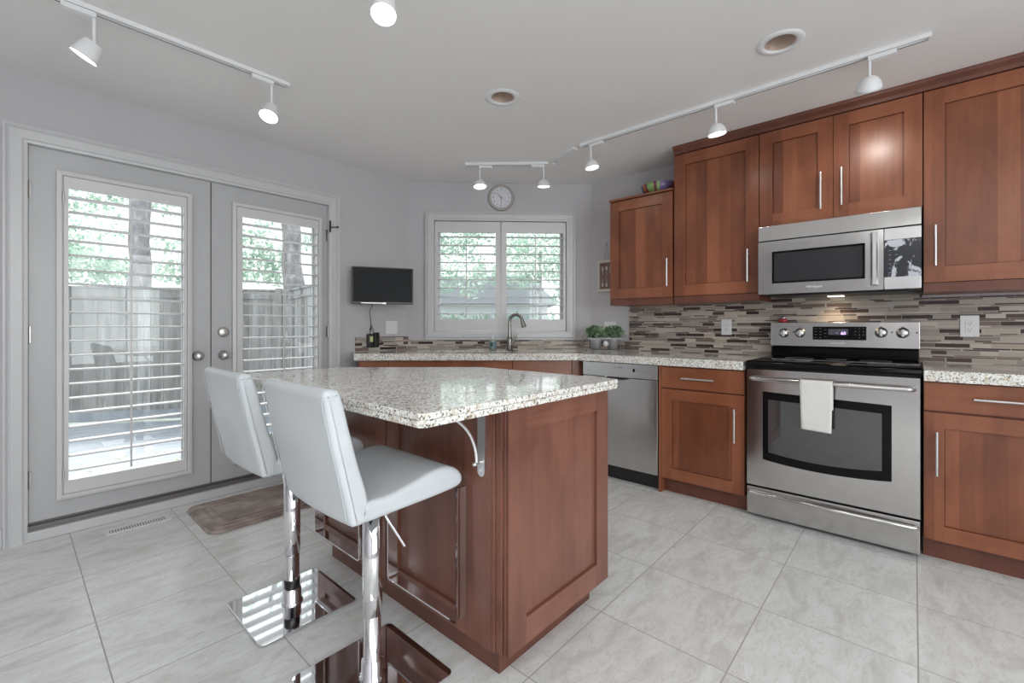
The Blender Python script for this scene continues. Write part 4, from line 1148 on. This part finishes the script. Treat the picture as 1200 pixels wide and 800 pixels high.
def spot(label, base, axis_ang, stem, aim, shape='cup', rad=.052, hl=.085, power=3.0, lit=True, adapter=.10, group='white track lamp heads'):
    """hangs from a track: adapter, stem, swivelling head"""
    x, y = base; z = ZC - .0215
    t = thing('track_lamp', label, 'track light', (x, y, z), 0, group)
    MB().box(-.006, adapter, -.017, .017, -.022, -.0005).build('adapter', M['lampwhite'], t, bevel=.003).rotation_euler = (0, 0, axis_ang)
    MB().cyl((0, 0, -.022), (0, 0, -stem), .0065, seg=14).build('stem', M['lampwhite'], t)
    d = Vector(aim).normalized()
    q = Vector((0, 0, -1)).rotation_difference(d).to_matrix().to_4x4()
    piv = Vector((0, 0, -stem))
    if shape == 'cup':
        prof = [(.001, .004), (rad * .62, .0), (rad * .70, -.006), (rad * .98, -hl + .004), (rad, -hl), (rad * .93, -hl), (rad * .90, -hl + .010)]
    elif shape == 'dome':
        prof = [(.001, .003), (rad * .30, .0), (rad * .62, -.012), (rad * .86, -.030), (rad * .97, -.048), (rad, -hl), (rad * .95, -hl), (rad * .90, -hl + .008)]
    h = MB().lathe(prof, piv, 36, M=q).build('lamp_head', M['lampwhite'], t)
    MB().lathe([(.001, -hl + .007), (rad * .91, -hl + .007)], piv, 36, M=q).build('lens', M['glow'] if lit else M['reflector'], h)
    if lit:
        p = Vector((x, y, z)) + piv + d * (hl + .004)
        lamp('track_lamp_light', 'SPOT', p, power, (1, .95, .88), p + d, spot_size=radians(110), spot_blend=.8, shadow_soft_size=.045)
    return t
fw = Vector((.7455, .6665, 0)); rt = Vector((.6665, -.7455, 0)); dn = Vector((0, 0, -1))
spot('white track lamp aimed left at the doors, leftmost on the door-side track', (.235, 2.530), pi, .125, rt * -.50 - fw * .16 + dn * .9, power=4, rad=.050, hl=.072)
spot('white track lamp facing the camera at the right end of the door-side track', (.925, 2.530), pi, .135, -fw * .42 + dn * .9, power=4, rad=.047, hl=.075)
spot('large lit white track lamp nearest the camera, cut by the top edge', (.880, 1.387), pi, .120, -fw * .30 + dn * .9 + rt * .05, rad=.045, hl=.11, power=4)
spot('white dome track lamp at the left of the clock', (2.53, 2.611), RZD, .115, dn + fw * -.12 + rt * .06, 'dome', .053, .060, 3)
spot('white dome track lamp at the right of the clock', (2.862, 2.217), RZD + pi, .115, dn + fw * .12, 'dome', .053, .060, 3)
spot('white dome track lamp nearest the window on the long track', (2.760, 1.715), R90, .110, dn + rt * .14 - fw * .02, 'dome', .050, .062, 3)
spot('white dome track lamp in front of the tall cabinet left of the microwave', (2.760, .865), R90, .108, dn + rt * .14 + fw * .04, 'dome', .052, .064, 4)
spot('white dome track lamp turned to the cabinets over the microwave', (2.760, .160), R90, .092, Vector((.62, .10, -.70)), 'dome', .055, .060, 6)

# ------------------------------------------------------------------ outdoors
struct(MB().box(-30, 45, YL + T + .02, 50, -.60, -.30).build('ground', M['ground']))
struct(MB().box(XR + T + .02, 45, -20, YL + T + .02, -.60, -.30).build('ground_side', M['ground'])).name = 'ground'
# deck of boards
b = MB()
A = Vector((.10, 8.95)); B_ = Vector((2.83, 7.20)); u_ = (B_ - A).normalized(); ra = atan2(u_.y, u_.x)
for k in range(36):
    y1 = -.10 - k * .148
    b.box(-2.6, 4.2, y1 - .144, y1, -.262, -.222)
b.box(-2.6, 4.2, -5.45, -.10, -.30, -.262)
o = tag(b.build('patio_deck', M['deck']), 'pale weathered deck outside the patio doors', 'deck'); o.matrix_world = frame(A.x, A.y, 0, ra)
# clip deck boards that would pass under the house: keep it outside by a limit on length
bm = bmesh.new(); bm.from_mesh(o.data)
bmesh.ops.transform(bm, matrix=o.matrix_world, verts=bm.verts)
g = bm.verts[:] + bm.edges[:] + bm.faces[:]
bmesh.ops.bisect_plane(bm, geom=g, plane_co=(0, YL + T + .03, 0), plane_no=(0, -1, 0), clear_outer=True)
g = bm.verts[:] + bm.edges[:] + bm.faces[:]
bmesh.ops.bisect_plane(bm, geom=g, plane_co=(P0.x + .15, P0.y + .2, 0), plane_no=(.35, -.94, 0), clear_outer=True)
o.matrix_world = Matrix.Identity(4); bm.to_mesh(o.data); bm.free()
def fence(label, A, B, ztop, zb=-.07, gap=.157, posts=(0.0, 1.0)):
    u = (B - A).normalized(); L = (B - A).length
    t = thing('garden_fence', label, 'fence', (A.x, A.y, 0), atan2(u.y, u.x))
    b = MB(); n = int(L / gap) + 1; rnd = random.Random(int(L * 100))
    for k in range(n): b.box(k * gap + .0015, min(L, (k + 1) * gap - .0015), rnd.uniform(.0, .006), .026, zb, ztop - .13)
    b.build('boards', M['fence'], t)
    MB().box(0, L, -.012, .035, ztop - .135, ztop - .012).box(0, L, -.03, .055, ztop - .012, ztop + .012).build('top_rail', M['fence'], t)
    MB().box(0, L, -.035, .02, -.20, zb).build('kick_board', M['deck'], t)
    for p in posts: MB().box(p * L - .045, p * L + .045, -.055, .035, -.2205, ztop + .03).build('post', M['fence'], t)
    return t
A2 = A - u_ * 2.6
fence('grey weathered board fence across the back of the deck', A2, B_, 1.668, posts=(0.985,))
fence('grey weathered board fence at the right side of the deck', Vector((2.86, 7.14)), Vector((2.57, 5.05)), 1.668, posts=(1.0,))
# leaves fallen on the deck
proto = None; rnd = random.Random(3)
for k in range(16):
    x = rnd.uniform(.25, 1.3); y = rnd.uniform(4.6, 6.6)
    if proto is None:
        proto = MB().add([(-.03, 0, .002), (0, -.018, .006), (.035, 0, .002), (0, .018, .008)], [(0, 1, 2, 3)]).build('fallen_leaf', M['fallen'], normals=False)
        o = proto
    else: o = proto.copy(); COL.objects.link(o)
    o.location = (x, y, -.2215); o.rotation_euler = (0, 0, rnd.uniform(0, 6))
    tag(o, 'small pale yellow leaf lying on the deck outside', 'leaf', 'fallen leaves on the deck')

CF = lambda px, dep: Vector((.7455 * dep + .6665 * (px - 600) / 527 * dep, .6665 * dep - .7455 * (px - 600) / 527 * dep, 0))
def tree(label, base, h, r0, r1, clusters, seed, mat, lsz=.075, limbs=5, lean=(0, 0), group='trees beyond the fence'):
    t = thing('garden_tree', label, 'tree', (base.x, base.y, -.30), 0, group)
    rnd = random.Random(seed); pts = []; rs = []
    for k in range(14):
        f = k / 13
        pts.append((lean[0] * f + rnd.uniform(-.03, .03), lean[1] * f + rnd.uniform(-.03, .03), h * f)); rs.append((r0 + (r1 - r0) * f) * rnd.uniform(.93, 1.07))
    MB().tube(pts, rs, 14).build('trunk', M['bark'], t)
    for k in range(limbs):
        p = Vector(pts[min(13, 8 + k * 5 // max(1, limbs))]); a = rnd.uniform(0, 6.28); l = rnd.uniform(.8, 1.7)
        q = [p, p + Vector((cos(a) * l * .3, sin(a) * l * .3, .3)), p + Vector((cos(a) * l * .55, sin(a) * l * .55, .8))]
        MB().tube(q, [r1 * .6, r1 * .35, r1 * .12], 8).build('branch', M['bark'], t)
    cl = [(c[0] - base.x, c[1] - base.y, c[2] + .30) + tuple(c[3:]) for c in clusters]
    leaves(cl, lsz, seed=seed).build('foliage', mat, t, normals=False)
    return t
def zpx(py, dep): return H + (382 - py) / 527 * dep
def clump(px, py, dep, r, n, sq=.7):
    c = CF(px, dep); return (c.x, c.y, zpx(py, dep), r, r, r * sq, n)
bA = CF(165, 8.6); bB = CF(343, 9.0)
tree('broad grey-barked tree seen through the left patio door', bA, 5.6, .20, .15,
     [clump(100, 312, 9, .55, 520), clump(140, 318, 9.4, .5, 380), clump(88, 285, 9.6, .5, 200), clump(120, 262, 10, .6, 150), clump(205, 318, 9.2, .4, 260), clump(195, 285, 9.6, .35, 80),
      clump(95, 238, 9, .45, 170), clump(130, 228, 9, .45, 160), clump(190, 240, 8.8, .35, 80), clump(60, 300, 9, .6, 500), clump(150, 190, 9, 1.2, 700), clump(30, 260, 9, .9, 500)], 11, M['leaf'], .06, 1)
tree('grey-barked tree seen through the right patio door', bB, 5.8, .21, .16,
     [clump(300, 315, 9.6, .45, 330), clump(322, 300, 9.8, .4, 220), clump(290, 285, 9.6, .45, 220), clump(315, 268, 10, .4, 120), clump(360, 285, 9.8, .25, 90), clump(325, 325, 9.8, .3, 160),
      clump(300, 210, 9.5, .9, 500), clump(380, 200, 9.5, .9, 500), clump(270, 320, 9.8, .5, 300)], 12, M['leaf'], .06, 1)
bC = CF(633, 9.5)
tree('slender leafy tree outside the kitchen window', bC, 3.0, .055, .03,
     [clump(632, 300, 9.5, .75, 900, .8), clump(610, 322, 9.3, .45, 420), clump(660, 318, 9.4, .45, 420), clump(640, 275, 9.7, .8, 600), clump(600, 290, 9.4, .45, 300), clump(655, 345, 9.4, .25, 110)], 13, M['leaf'], .048, 4, group='trees outside the kitchen window')
bD = CF(500, 8.6)
tree('leafy tree at the left outside the kitchen window', bD, 4.2, .07, .05,
     [clump(525, 282, 8.4, .42, 420), clump(560, 272, 8.8, .45, 420), clump(545, 310, 8.6, .5, 330), clump(575, 322, 8.8, .35, 220), clump(515, 328, 8.6, .4, 260), clump(535, 250, 8.6, .6, 300), clump(550, 338, 9, .3, 90)], 14, M['leaf'], .048, 3, group='trees outside the kitchen window')
h0, h1 = CF(500, 7.4), CF(672, 7.6)
cl = []
for k in range(26):
    f = k / 25; c = h0.lerp(h1, f); cl.append((c.x, c.y, .55, .30, .30, .84 - .05 * (k % 3), 240))
o = tag(leaves(cl, .055, seed=21).build('garden_hedge', M['leafdark'], normals=False), 'clipped green hedge below the kitchen window view', 'hedge')
# neighbouring house
hc = CF(470, 19)
t = thing('neighbour_house', 'pale house with a garage beyond the garden hedge', 'house', (hc.x, hc.y, -.30), radians(-48))
hw = MB().box(0, 6.2, 0, 6, 0, 2.35).build('walls', M['siding'], t)
MB().prism([(-.4, 2.36), (-.4, 2.50), (6.6, 2.50), (6.6, 2.36)], -.4, 6.4, axis='y').prism([(-.3, 2.50), (6.5, 2.50), (5.4, 3.5), (.8, 3.5)], -.3, 6.3, axis='y').build('roof', M['roof'], t)
wf = MB().box(.6, 2.4, -.05, -.001, .9, 1.9).build('window', M['trim'], t); MB().box(.7, 1.45, -.07, -.051, 1.0, 1.8).box(1.55, 2.3, -.07, -.051, 1.0, 1.8).build('pane', M['housewin'], wf)
MB().box(3.55, 3.75, -.06, -.001, 1.5, 1.9).build('wall_lamp', M['housewin'], t)
for zz in [.3 * k for k in range(1, 8)]: pass
MB().box(4.75, 5.7, -.05, -.001, .2, 1.9).build('garage_door', M['housewin'], t)
MB().box(2.9, 3.5, 1.4, 2.0, 2.9, 4.1).build('chimney', M['roof'], t)
print('scene built', len(bpy.data.objects))
